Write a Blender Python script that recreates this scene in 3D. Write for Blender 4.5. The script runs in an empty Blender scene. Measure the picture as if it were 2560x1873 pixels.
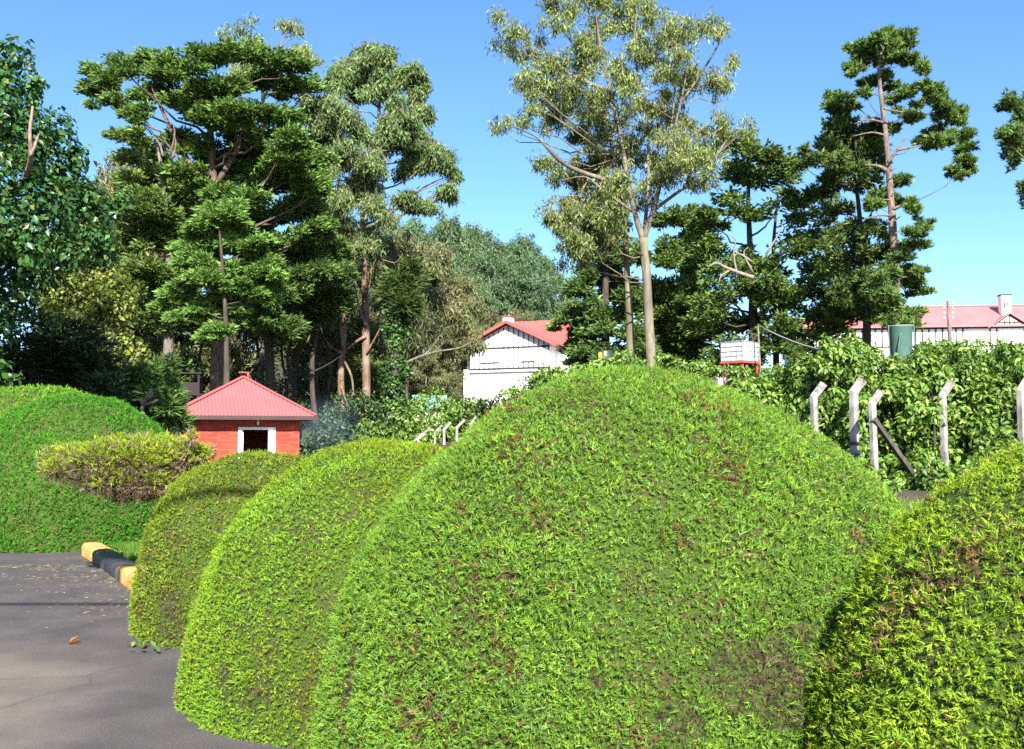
import bpy, math, random
import numpy as np
from mathutils import Vector, Matrix

# ------------------------------------------------------------------ camera
scene = bpy.context.scene
COL = scene.collection
PITCH = math.radians(3.4)
CAM = np.array([0.0, 0.0, 1.55])
FPX = 2489.0                      # focal length in photo pixels (2560 wide)
cam_d = bpy.data.cameras.new('camera')
cam_d.sensor_width = 36.0
cam_d.lens = 36.0 * FPX / 2560.0
cam_d.clip_start = 0.05
cam_d.clip_end = 3000
cam = bpy.data.objects.new('camera', cam_d)
cam.location = CAM
cam.rotation_euler = (math.pi / 2 + PITCH, 0, 0)
COL.objects.link(cam)
scene.camera = cam

# ------------------------------------------------------------------ light
SUN_EL = math.radians(35)
SUN_AZ = math.radians(173)        # compass-like: 0 = +Y, clockwise; the sun stands behind the camera, to its right
to_sun = Vector((math.sin(SUN_AZ) * math.cos(SUN_EL), math.cos(SUN_AZ) * math.cos(SUN_EL), math.sin(SUN_EL)))
world = bpy.data.worlds.new('World')
scene.world = world
world.use_nodes = True
wn = world.node_tree
wn.nodes.clear()
sky = wn.nodes.new('ShaderNodeTexSky')
sky.sky_type = 'NISHITA'
sky.sun_disc = False
sky.sun_elevation = SUN_EL
sky.sun_rotation = SUN_AZ
sky.altitude = 1800
sky.air_density = 1.0
sky.dust_density = 3.0
sky.ozone_density = 4.0
bg = wn.nodes.new('ShaderNodeBackground')
bg.inputs['Strength'].default_value = 0.081
wo = wn.nodes.new('ShaderNodeOutputWorld')
hsv = wn.nodes.new('ShaderNodeHueSaturation')
hsv.inputs['Saturation'].default_value = 1.12
hsv.inputs['Hue'].default_value = 0.50
wn.links.new(sky.outputs[0], hsv.inputs['Color'])
wn.links.new(hsv.outputs[0], bg.inputs['Color'])
wn.links.new(bg.outputs[0], wo.inputs['Surface'])
sun_d = bpy.data.lights.new('sun', 'SUN')
sun_d.energy = 5.0
sun_d.angle = math.radians(0.53)
sun_d.color = (1.0, 0.955, 0.87)
sun = bpy.data.objects.new('sun', sun_d)
sun.rotation_euler = to_sun.to_track_quat('Z', 'Y').to_euler()
sun.location = (-20, -30, 40)
COL.objects.link(sun)
scene.view_settings.view_transform = 'Standard'
scene.view_settings.look = 'None'
scene.view_settings.gamma = 1.0
scene.view_settings.use_curve_mapping = False
scene.view_settings.exposure = 1.8
scene.cycles.max_bounces = 8
scene.cycles.diffuse_bounces = 5
scene.cycles.glossy_bounces = 2
scene.cycles.transmission_bounces = 4
scene.cycles.transparent_max_bounces = 6
scene.cycles.volume_bounces = 0
scene.cycles.use_adaptive_sampling = True
scene.cycles.adaptive_threshold = 0.015
scene.cycles.use_denoising = False
scene.cycles.denoiser = 'OPENIMAGEDENOISE'
scene.cycles.denoising_input_passes = 'RGB_ALBEDO_NORMAL'
scene.cycles.denoising_prefilter = 'ACCURATE'

# ------------------------------------------------------------------ layout helpers
CP, SP = math.cos(PITCH), math.sin(PITCH)
K = 2560.0 / 2258.0


def P(px, py, Y):
    """world point at distance Y in front of the camera for a photo coordinate (2560 wide)"""
    u = (px - 1280.0) / FPX
    v = (936.5 - py) / FPX
    d = np.array([u, CP - v * SP, SP + v * CP])
    return CAM + d * (Y / d[1])


def V(vx, vy, Y):
    return P(vx * K, vy * K, Y)


def mpp(Y):
    """metres for one photo pixel at distance Y"""
    return Y / FPX


def sstep(x, a, b):
    t = np.clip((np.asarray(x, float) - a) / (b - a), 0, 1)
    return t * t * (3 - 2 * t)


def height(x, y):
    x = np.asarray(x, float)
    y = np.asarray(y, float)
    right = sstep(x, -6, 30)
    z = 0.8 * sstep(x + 0.25 * (y - 13), 0.5, 3.0) * sstep(y, 11.6, 12.6)
    z = z + (0.9 + 6.2 * right) * np.clip((y - 14) / 96.0, 0, 1) ** 0.7
    z = z - 0.35 * sstep(y, 16, 26) * sstep(-x, 2, 8) * (1 - sstep(y, 36, 60))
    hill = sstep(22 - x, 0, 20)
    z = z + hill * np.clip(y - 105, 0, 200) * 0.13
    z = z + 0.25 * np.sin(x * 0.13 + 1.0) * np.sin(y * 0.09) * sstep(y, 25, 60)
    return z


# ------------------------------------------------------------------ node helpers
MATS = {}


def new_mat(name):
    m = bpy.data.materials.new(name)
    m.use_nodes = True
    nt = m.node_tree
    nt.nodes.clear()
    out = nt.nodes.new('ShaderNodeOutputMaterial')
    MATS[name] = m
    return m, nt, out


def N(nt, typ, **kw):
    n = nt.nodes.new(typ)
    for k, v in kw.items():
        setattr(n, k, v)
    return n


def leaf_mat(name, rough=0.6, spec=0.3, trans=0.3, tcol=(1.25, 1.15, 0.45)):
    m, nt, out = new_mat(name)
    a = N(nt, 'ShaderNodeAttribute', attribute_name='Col')
    b = N(nt, 'ShaderNodeBsdfPrincipled')
    b.inputs['Roughness'].default_value = rough
    b.inputs['Specular IOR Level'].default_value = spec
    nt.links.new(a.outputs['Color'], b.inputs['Base Color'])
    t = N(nt, 'ShaderNodeBsdfTranslucent')
    mul = N(nt, 'ShaderNodeMix', data_type='RGBA', blend_type='MULTIPLY')
    mul.inputs['Factor'].default_value = 1.0
    mul.inputs['B'].default_value = (*tcol, 1)
    nt.links.new(a.outputs['Color'], mul.inputs['A'])
    nt.links.new(mul.outputs['Result'], t.inputs['Color'])
    mx = N(nt, 'ShaderNodeMixShader')
    mx.inputs['Fac'].default_value = trans
    nt.links.new(b.outputs[0], mx.inputs[1])
    nt.links.new(t.outputs[0], mx.inputs[2])
    nt.links.new(mx.outputs[0], out.inputs['Surface'])
    return m


def noise_mat(name, c0, c1, scale=4.0, detail=6, rough=0.85, spec=0.2, stretch=(1, 1, 1), bump=0.3, bumpd=0.02,
              c2=None, scale2=0.7, contrast=(0.35, 0.65), coords='Object'):
    m, nt, out = new_mat(name)
    tc = N(nt, 'ShaderNodeTexCoord')
    mp = N(nt, 'ShaderNodeMapping')
    mp.inputs['Scale'].default_value = stretch
    nt.links.new(tc.outputs[coords], mp.inputs['Vector'])
    nz = N(nt, 'ShaderNodeTexNoise')
    nz.inputs['Scale'].default_value = scale
    nz.inputs['Detail'].default_value = detail
    nz.inputs['Roughness'].default_value = 0.65
    nt.links.new(mp.outputs[0], nz.inputs['Vector'])
    cr = N(nt, 'ShaderNodeValToRGB')
    cr.color_ramp.elements[0].position = contrast[0]
    cr.color_ramp.elements[1].position = contrast[1]
    cr.color_ramp.elements[0].color = (*c0, 1)
    cr.color_ramp.elements[1].color = (*c1, 1)
    nt.links.new(nz.outputs['Fac'], cr.inputs[0])
    col = cr.outputs[0]
    if c2 is not None:
        n2 = N(nt, 'ShaderNodeTexNoise')
        n2.inputs['Scale'].default_value = scale2
        n2.inputs['Detail'].default_value = 5
        nt.links.new(tc.outputs[coords], n2.inputs['Vector'])
        r2 = N(nt, 'ShaderNodeValToRGB')
        r2.color_ramp.elements[0].position = 0.48
        r2.color_ramp.elements[1].position = 0.66
        nt.links.new(n2.outputs['Fac'], r2.inputs[0])
        mx = N(nt, 'ShaderNodeMix', data_type='RGBA')
        nt.links.new(r2.outputs[0], mx.inputs['Factor'])
        nt.links.new(col, mx.inputs['A'])
        mx.inputs['B'].default_value = (*c2, 1)
        col = mx.outputs['Result']
    b = N(nt, 'ShaderNodeBsdfPrincipled')
    b.inputs['Roughness'].default_value = rough
    b.inputs['Specular IOR Level'].default_value = spec
    nt.links.new(col, b.inputs['Base Color'])
    if bump > 0:
        bp = N(nt, 'ShaderNodeBump')
        bp.inputs['Strength'].default_value = bump
        bp.inputs['Distance'].default_value = bumpd
        nt.links.new(nz.outputs['Fac'], bp.inputs['Height'])
        nt.links.new(bp.outputs[0], b.inputs['Normal'])
    nt.links.new(b.outputs[0], out.inputs['Surface'])
    return m


leaf_mat('clipped_conifer', 0.8, 0.12, 0.34)
leaf_mat('conifer_spray', 0.7, 0.2, 0.24)
leaf_mat('drooping_leaf', 0.55, 0.35, 0.28, (1.2, 1.1, 0.5))
leaf_mat('glossy_leaf', 0.36, 0.32, 0.25, (1.2, 1.3, 0.4))
leaf_mat('shrub_leaf', 0.5, 0.4, 0.34, (1.2, 1.2, 0.4))
noise_mat('shaded_twig_core', (0.026, 0.048, 0.009), (0.085, 0.145, 0.018), 90, bump=0.9, bumpd=0.035, c2=(0.07, 0.065, 0.022), scale2=6)  # dark green stands in for the shade between the sprigs
noise_mat('bark_grey', (0.06, 0.048, 0.038), (0.21, 0.18, 0.15), 5, stretch=(3, 3, 0.5), bump=0.8, bumpd=0.06)
noise_mat('bark_dark', (0.025, 0.02, 0.017), (0.08, 0.062, 0.05), 5, stretch=(3, 3, 0.4), bump=0.8, bumpd=0.06)
noise_mat('bark_brown', (0.04, 0.028, 0.022), (0.17, 0.12, 0.09), 5, stretch=(3, 3, 0.5), bump=0.8, bumpd=0.06)
noise_mat('bark_red', (0.07, 0.038, 0.024), (0.22, 0.13, 0.08), 3, stretch=(2.5, 2.5, 0.25), bump=0.4, c2=(0.20, 0.165, 0.13), scale2=0.8)
noise_mat('bark_pale', (0.085, 0.07, 0.045), (0.20, 0.175, 0.125), 4, stretch=(3, 3, 0.5), bump=0.5, c2=(0.075, 0.06, 0.055), scale2=0.5)
noise_mat('bark_pine', (0.07, 0.05, 0.042), (0.20, 0.15, 0.125), 5, stretch=(2, 2, 0.7), bump=0.8, bumpd=0.05)
noise_mat('dead_wood', (0.10, 0.08, 0.065), (0.26, 0.22, 0.18), 8, stretch=(2, 2, 2), bump=0.4)
noise_mat('brown_twig', (0.07, 0.045, 0.03), (0.2, 0.14, 0.10), 20, bump=0)


# ------------------------------------------------------------------ mesh helpers
def tag(o, label=None, cat=None, group=None, kind=None):
    if label: o['label'] = label
    if cat: o['category'] = cat
    if group: o['group'] = group
    if kind: o['kind'] = kind
    return o


def empty(name, loc=(0, 0, 0), rz=0.0):
    o = bpy.data.objects.new(name, None)
    o.location = loc
    o.rotation_euler = (0, 0, rz)
    o.empty_display_size = 0.2
    COL.objects.link(o)
    return o


def link_obj(name, me, parent=None):
    o = bpy.data.objects.new(name, me)
    COL.objects.link(o)
    if parent is not None:
        o.parent = parent
    return o


def tri_mesh(name, v, t, mat, col=None):
    """mesh from numpy vertices and triangles"""
    me = bpy.data.meshes.new(name)
    v = np.ascontiguousarray(v, np.float32)
    t = np.ascontiguousarray(t, np.int32)
    me.vertices.add(len(v))
    me.vertices.foreach_set('co', v.ravel())
    me.loops.add(t.size)
    me.loops.foreach_set('vertex_index', t.ravel())
    me.polygons.add(len(t))
    me.polygons.foreach_set('loop_start', np.arange(0, t.size, 3, dtype=np.int32))
    if col is not None:
        a = me.color_attributes.new('Col', 'FLOAT_COLOR', 'POINT')
        c = np.ones((len(v), 4), np.float32)
        c[:, :3] = col
        a.data.foreach_set('color', c.ravel())
    me.materials.append(MATS[mat])
    me.update(calc_edges=True)
    return me


class MB:
    """collects boxes, prisms and tubes and builds ONE mesh object"""

    def __init__(self):
        self.v, self.f, self.sm = [], [], []

    def add(self, vs, fs, smooth=False):
        o = len(self.v)
        self.v += [tuple(map(float, p)) for p in vs]
        self.f += [tuple(i + o for i in f) for f in fs]
        self.sm += [smooth] * len(fs)

    def box(self, x0, x1, y0, y1, z0, z1, M=None):
        vs = [(x0, y0, z0), (x1, y0, z0), (x1, y1, z0), (x0, y1, z0), (x0, y0, z1), (x1, y0, z1), (x1, y1, z1), (x0, y1, z1)]
        if M is not None:
            vs = [M @ Vector(p) for p in vs]
        self.add(vs, [(3, 2, 1, 0), (4, 5, 6, 7), (0, 1, 5, 4), (1, 2, 6, 5), (2, 3, 7, 6), (3, 0, 4, 7)])
        return self

    def bar(self, a, b, w, d=None, up=(0, 0, 1)):
        a, b = Vector(a), Vector(b)
        d = w if d is None else d
        t = (b - a)
        L = t.length
        t.normalize()
        s = t.cross(Vector(up))
        if s.length < 1e-4:
            s = t.cross(Vector((1, 0, 0)))
        s.normalize()
        u = s.cross(t)
        M = Matrix((s, t, u)).transposed().to_4x4()
        M.translation = a
        return self.box(-w / 2, w / 2, 0, L, -d / 2, d / 2, M)

    def tube(self, pts, rad, n=8, caps=True, wob=0.0, seed=0):
        rng = random.Random(seed)
        pts = [Vector(p) for p in pts]
        k = len(pts)
        vs, fs = [], []
        s = None
        for i in range(k):
            t = (pts[min(i + 1, k - 1)] - pts[max(i - 1, 0)]).normalized()
            if s is None:
                s = t.cross(Vector((0.3, 1, 0.1)))
                if s.length < 1e-3: s = t.cross(Vector((1, 0, 0)))
            s = (s - t * s.dot(t)).normalized()
            u = t.cross(s)
            for j in range(n):
                a = 2 * math.pi * j / n
                r = rad[i] * (1 + wob * (rng.random() - 0.5))
                vs.append(pts[i] + (s * math.cos(a) + u * math.sin(a)) * r)
        for i in range(k - 1):
            for j in range(n):
                fs.append((i * n + j, i * n + (j + 1) % n, (i + 1) * n + (j + 1) % n, (i + 1) * n + j))
        if caps:
            fs.append(tuple(reversed(range(n))))
            fs.append(tuple(range((k - 1) * n, k * n)))
        self.add(vs, fs, True)
        return self

    def mesh(self, name, mat):
        me = bpy.data.meshes.new(name)
        me.from_pydata(self.v, [], self.f)
        me.polygons.foreach_set('use_smooth', self.sm)
        me.materials.append(MATS[mat] if isinstance(mat, str) else mat)
        me.update()
        return me

    def build(self, name, mat, parent=None):
        return link_obj(name, self.mesh(name, mat), parent)


def unit(a):
    return a / np.maximum(np.linalg.norm(a, axis=1, keepdims=True), 1e-9)


def rand_unit(rng, n):
    return unit(rng.normal(size=(n, 3)))


class Leaves:
    """collects blades (1 triangle) and leaves (2 triangles) in numpy"""

    def __init__(self):
        self.v, self.t, self.c, self.n = [], [], [], 0

    def blades(self, base, d, L, W, col, rng, tip=1.15):
        n = len(base)
        side = unit(np.cross(d, rand_unit(rng, n)))
        L = np.broadcast_to(np.asarray(L, float).reshape(-1, 1), (n, 1))
        W = np.broadcast_to(np.asarray(W, float).reshape(-1, 1), (n, 1))
        v = np.empty((n, 3, 3))
        v[:, 0] = base - side * W * 0.5
        v[:, 1] = base + side * W * 0.5
        v[:, 2] = base + d * L
        c = np.repeat(col[:, None, :], 3, 1)
        c[:, 2] *= tip
        self.push(v, c, np.array([[0, 1, 2]]))

    def leaf(self, base, d, nrm, L, W, col, fold=0.15, wide=0.42):
        n = len(base)
        side = unit(np.cross(d, nrm))
        nn = np.cross(side, d)
        L = np.broadcast_to(np.asarray(L, float).reshape(-1, 1), (n, 1))
        W = np.broadcast_to(np.asarray(W, float).reshape(-1, 1), (n, 1))
        v = np.empty((n, 4, 3))
        mid = base + d * L * wide
        v[:, 0] = base
        v[:, 1] = mid + side * W * 0.5 + nn * W * fold
        v[:, 2] = base + d * L - nn * L * 0.08
        v[:, 3] = mid - side * W * 0.5 + nn * W * fold
        c = np.repeat(col[:, None, :], 4, 1)
        self.push(v, c, np.array([[0, 1, 2], [0, 2, 3]]))

    def push(self, v, c, pat):
        n, m = v.shape[:2]
        t = (np.arange(n)[:, None, None] * m + pat[None]) + self.n
        self.v.append(v.reshape(-1, 3))
        self.c.append(c.reshape(-1, 3))
        self.t.append(t.reshape(-1, 3))
        self.n += n * m

    def mesh(self, name, mat, origin=None):
        v = np.concatenate(self.v)
        if origin is not None:
            v = v - np.asarray(origin)
        return tri_mesh(name, v, np.concatenate(self.t), mat, np.concatenate(self.c))

    def build(self, name, mat, parent=None, origin=None):
        return link_obj(name, self.mesh(name, mat, origin), parent)


def palette(rng, n, cols, w=None, jit=0.16):
    cols = np.asarray(cols, float)
    i = rng.choice(len(cols), n, p=w)
    c = cols[i]
    f = rng.normal(1, jit, (n, 1))
    h = rng.normal(0, jit * 0.35, (n, 1))
    c = c * np.clip(f, 0.4, 1.7)
    c[:, 0:1] *= 1 + h
    return np.clip(c, 0.003, 0.7)


def lfn(p, seed, s=1.0):
    """smooth low frequency noise in -1..1"""
    r = np.random.default_rng(seed)
    out = np.zeros(len(p))
    for k in range(5):
        d = r.normal(size=3)
        d /= np.linalg.norm(d)
        f = s * (0.7 + 0.55 * k)
        out += np.sin(p @ d * f + r.random() * 6.28) / (1 + 0.45 * k)
    return out / 2.1


# ------------------------------------------------------------------ ground, road
def ground():
    xs = np.unique(np.concatenate([np.linspace(-500, -60, 23), np.linspace(-60, -12, 33), np.linspace(-12, 14, 66),
                                   np.linspace(14, 60, 32), np.linspace(60, 600, 28)]))
    ys = np.unique(np.concatenate([np.linspace(-120, -6, 16), np.linspace(-6, 20, 66), np.linspace(20, 120, 60),
                                   np.linspace(120, 320, 41), np.linspace(320, 1500, 18)]))
    X, Y = np.meshgrid(xs, ys)
    Z = height(X, Y)
    near = (Y < 60)
    Z = Z + np.where(near, 0.03 * np.sin(X * 2.1 + 0.7) * np.sin(Y * 1.7), 0) * sstep(Y, 13.5, 18)
    v = np.stack([X, Y, Z], -1).reshape(-1, 3)
    nx, ny = len(xs), len(ys)
    i = (np.arange(ny - 1)[:, None] * nx + np.arange(nx - 1)[None]).reshape(-1, 1)
    t = np.concatenate([i + np.array([[0, 1, nx + 1]]), i + np.array([[0, nx + 1, nx]])])
    noise_mat('soil', (0.028, 0.024, 0.016), (0.075, 0.062, 0.042), 3.5, bump=0.7, bumpd=0.06, c2=(0.032, 0.055, 0.016), scale2=0.35)
    me = tri_mesh('ground', v, t, 'soil')
    me.polygons.foreach_set('use_smooth', [True] * len(me.polygons))
    tag(link_obj('ground', me), kind='structure')


ground()

ROAD_EDGE = [(-0.3, -8), (-0.3, 0), (-0.4, 3.6), (-0.95, 5.2), (-1.9, 7.0), (-3.55, 9.75), (-5.25, 12.75), (-5.6, 13.25)]


def road():
    m, nt, out = new_mat('asphalt')
    tc = N(nt, 'ShaderNodeTexCoord')
    fine = N(nt, 'ShaderNodeTexNoise'); fine.inputs['Scale'].default_value = 150; fine.inputs['Detail'].default_value = 4
    mid = N(nt, 'ShaderNodeTexNoise'); mid.inputs['Scale'].default_value = 2.2; mid.inputs['Detail'].default_value = 7
    big = N(nt, 'ShaderNodeTexNoise'); big.inputs['Scale'].default_value = 0.42; big.inputs['Detail'].default_value = 6
    vor = N(nt, 'ShaderNodeTexVoronoi'); vor.inputs['Scale'].default_value = 55
    for n in (fine, mid, big, vor):
        nt.links.new(tc.outputs['Object'], n.inputs['Vector'])
    r1 = N(nt, 'ShaderNodeValToRGB')
    r1.color_ramp.elements[0].position = 0.3; r1.color_ramp.elements[0].color = (0.026, 0.024, 0.024, 1)
    r1.color_ramp.elements[1].position = 0.72; r1.color_ramp.elements[1].color = (0.108, 0.098, 0.096, 1)
    nt.links.new(fine.outputs['Fac'], r1.inputs[0])
    r2 = N(nt, 'ShaderNodeValToRGB')
    r2.color_ramp.elements[0].position = 0.35; r2.color_ramp.elements[0].color = (0.78, 0.77, 0.78, 1)
    r2.color_ramp.elements[1].position = 0.7; r2.color_ramp.elements[1].color = (1.2, 1.17, 1.15, 1)
    nt.links.new(mid.outputs['Fac'], r2.inputs[0])
    mul = N(nt, 'ShaderNodeMix', data_type='RGBA', blend_type='MULTIPLY'); mul.inputs['Factor'].default_value = 1
    nt.links.new(r1.outputs[0], mul.inputs['A']); nt.links.new(r2.outputs[0], mul.inputs['B'])
    # sandy dust lying in the middle of the lane, away from the planted edge
    dist = N(nt, 'ShaderNodeVectorMath', operation='DISTANCE')
    mpd = N(nt, 'ShaderNodeMapping'); mpd.inputs['Scale'].default_value = (1.0, 0.62, 1.0)
    nt.links.new(tc.outputs['Object'], mpd.inputs['Vector']); nt.links.new(mpd.outputs[0], dist.inputs[0])
    dist.inputs[1].default_value = (-3.6, 5.2 * 0.62, 0)
    d3 = N(nt, 'ShaderNodeMath', operation='MULTIPLY_ADD'); d3.inputs[1].default_value = 1.6; nt.links.new(big.outputs['Fac'], d3.inputs[0]); nt.links.new(dist.outputs['Value'], d3.inputs[2])
    mr = N(nt, 'ShaderNodeMapRange'); mr.inputs['From Min'].default_value = 2.35; mr.inputs['From Max'].default_value = 1.5
    nt.links.new(d3.outputs[0], mr.inputs['Value'])
    r3 = N(nt, 'ShaderNodeMath', operation='MULTIPLY'); r3.inputs[1].default_value = 0.8
    nt.links.new(mr.outputs[0], r3.inputs[0])
    mx = N(nt, 'ShaderNodeMix', data_type='RGBA')
    nt.links.new(r3.outputs[0], mx.inputs['Factor']); nt.links.new(mul.outputs['Result'], mx.inputs['A'])
    tan = N(nt, 'ShaderNodeMix', data_type='RGBA', blend_type='MULTIPLY'); tan.inputs['Factor'].default_value = 1
    tan.inputs['A'].default_value = (0.19, 0.16, 0.125, 1); nt.links.new(r2.outputs[0], tan.inputs['B'])
    nt.links.new(tan.outputs['Result'], mx.inputs['B'])
    # pale stone chips
    r4 = N(nt, 'ShaderNodeValToRGB'); r4.color_ramp.elements[0].position = 0.10; r4.color_ramp.elements[1].position = 0.16
    r4.color_ramp.elements[0].color = (1, 1, 1, 1); r4.color_ramp.elements[1].color = (0, 0, 0, 1)
    nt.links.new(vor.outputs['Distance'], r4.inputs[0])
    chip = N(nt, 'ShaderNodeMath', operation='MULTIPLY'); nt.links.new(r4.outputs[0], chip.inputs[0]); nt.links.new(mid.outputs['Fac'], chip.inputs[1])
    mx2 = N(nt, 'ShaderNodeMix', data_type='RGBA'); nt.links.new(chip.outputs[0], mx2.inputs['Factor'])
    nt.links.new(mx.outputs['Result'], mx2.inputs['A']); mx2.inputs['B'].default_value = (0.27, 0.25, 0.23, 1)
    # hairline cracks
    wob = N(nt, 'ShaderNodeMix', data_type='VECTOR'); wob.inputs['Factor'].default_value = 0.22
    nt.links.new(tc.outputs['Object'], wob.inputs['A']); nt.links.new(mid.outputs['Color'], wob.inputs['B'])
    ck = N(nt, 'ShaderNodeTexVoronoi', feature='DISTANCE_TO_EDGE'); ck.inputs['Scale'].default_value = 0.75
    nt.links.new(wob.outputs['Result'], ck.inputs['Vector'])
    rk = N(nt, 'ShaderNodeMapRange'); rk.inputs['From Min'].default_value = 0.002; rk.inputs['From Max'].default_value = 0.009
    rk.inputs['To Min'].default_value = 0.3; rk.inputs['To Max'].default_value = 0.0
    nt.links.new(ck.outputs['Distance'], rk.inputs['Value'])
    mx3 = N(nt, 'ShaderNodeMix', data_type='RGBA'); nt.links.new(rk.outputs[0], mx3.inputs['Factor'])
    nt.links.new(mx2.outputs['Result'], mx3.inputs['A']); mx3.inputs['B'].default_value = (0.025, 0.022, 0.02, 1)
    b = N(nt, 'ShaderNodeBsdfPrincipled'); b.inputs['Roughness'].default_value = 0.85; b.inputs['Specular IOR Level'].default_value = 0.3
    nt.links.new(mx3.outputs['Result'], b.inputs['Base Color'])
    bp = N(nt, 'ShaderNodeBump'); bp.inputs['Strength'].default_value = 0.6; bp.inputs['Distance'].default_value = 0.01
    nt.links.new(fine.outputs['Fac'], bp.inputs['Height']); nt.links.new(bp.outputs[0], b.inputs['Normal'])
    nt.links.new(b.outputs[0], out.inputs['Surface'])
    mb = MB()
    rng = random.Random(3)
    edge = []
    for (a, b2) in zip(ROAD_EDGE[:-1], ROAD_EDGE[1:]):
        for i in range(10):
            f = i / 10
            edge.append((a[0] + (b2[0] - a[0]) * f + rng.uniform(-0.03, 0.03), a[1] + (b2[1] - a[1]) * f))
    edge.append(ROAD_EDGE[-1])
    for k in range(1, 40):
        edge.append((-5.6 - k * 0.5, 13.25 + 0.06 * math.sin(k * 1.3) - 0.004 * k * k + rng.uniform(-0.03, 0.03)))
    edge.append((-60, 9)); edge.append((-60, -8))
    mb.add([(x, y, 0.006) for x, y in edge], [tuple(range(len(edge)))])
    tag(mb.build('road', 'asphalt'), kind='structure')


road()

# ------------------------------------------------------------------ trunks and limbs
def bez(a, b, sag=0.0, n=5, seed=0, wob=0.06):
    r = random.Random(seed)
    a, b = Vector(a), Vector(b)
    L = (b - a).length
    pts = []
    for i in range(n + 1):
        f = i / n
        p = a.lerp(b, f)
        p.z += sag * L * math.sin(math.pi * f)
        if 0 < i < n:
            p += Vector((r.uniform(-1, 1), r.uniform(-1, 1), r.uniform(-1, 1))) * L * wob
        pts.append(p)
    return pts


def poly_at(pts, z):
    """point of a trunk polyline at height z"""
    for a, b in zip(pts[:-1], pts[1:]):
        if min(a[2], b[2]) <= z <= max(a[2], b[2]):
            f = (z - a[2]) / (b[2] - a[2] + 1e-9)
            return a + (b - a) * f, f
    return (pts[-1], 1) if z > pts[-1][2] else (pts[0], 0)


def smooth_poly(pts, n=4):
    """Catmull-Rom through the points"""
    pts = [np.asarray(p, float) for p in pts]
    if len(pts) < 3: return pts
    ext = [2 * pts[0] - pts[1]] + pts + [2 * pts[-1] - pts[-2]]
    out = []
    for i in range(1, len(ext) - 2):
        p0, p1, p2, p3 = ext[i - 1:i + 3]
        for k in range(n):
            t = k / n
            out.append(0.5 * ((2 * p1) + (-p0 + p2) * t + (2 * p0 - 5 * p1 + 4 * p2 - p3) * t * t + (-p0 + 3 * p1 - 3 * p2 + p3) * t ** 3))
    out.append(pts[-1])
    return out


def make_pads(lst, Y, spread, seed, conv=V, depth_ratio=1.0, scale=1.0):
    """pads (x, y, half width, half height[, depth offset]) in picture units -> world ellipsoids"""
    rng = np.random.default_rng(seed)
    k = (K if conv is V else 1.0) * mpp(Y)
    out = []
    for i, p in enumerate(lst):
        dy = p[4] if len(p) > 4 else rng.uniform(-spread, spread)
        c = conv(p[0], p[1], Y + dy)
        f = (Y + dy) / Y
        rx, rz = p[2] * k * f * scale, p[3] * k * f * scale
        out.append([*c, rx, rx * depth_ratio, rz])
    return np.array(out)


def pad_points(rng, pads, n, shell=0.45, low=1.0, wpow=1.0):
    w = (pads[:, 3] * pads[:, 5]) ** wpow
    i = rng.choice(len(pads), n, p=w / w.sum())
    u = rand_unit(rng, n)
    u[:, 2] = np.where(u[:, 2] < 0, u[:, 2] * low, u[:, 2])
    r = rng.random((n, 1)) ** shell
    # uneven outline: the pads swell and shrink with direction
    amp = 1 + 0.22 * np.sin(u[:, 0:1] * 5 + i[:, None] * 1.7) * np.cos(u[:, 1:2] * 4 + i[:, None]) + rng.normal(0, 0.10, (n, 1))
    p = pads[i, :3] + u * r * amp * pads[i, 3:6]
    return p, u, i


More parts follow.
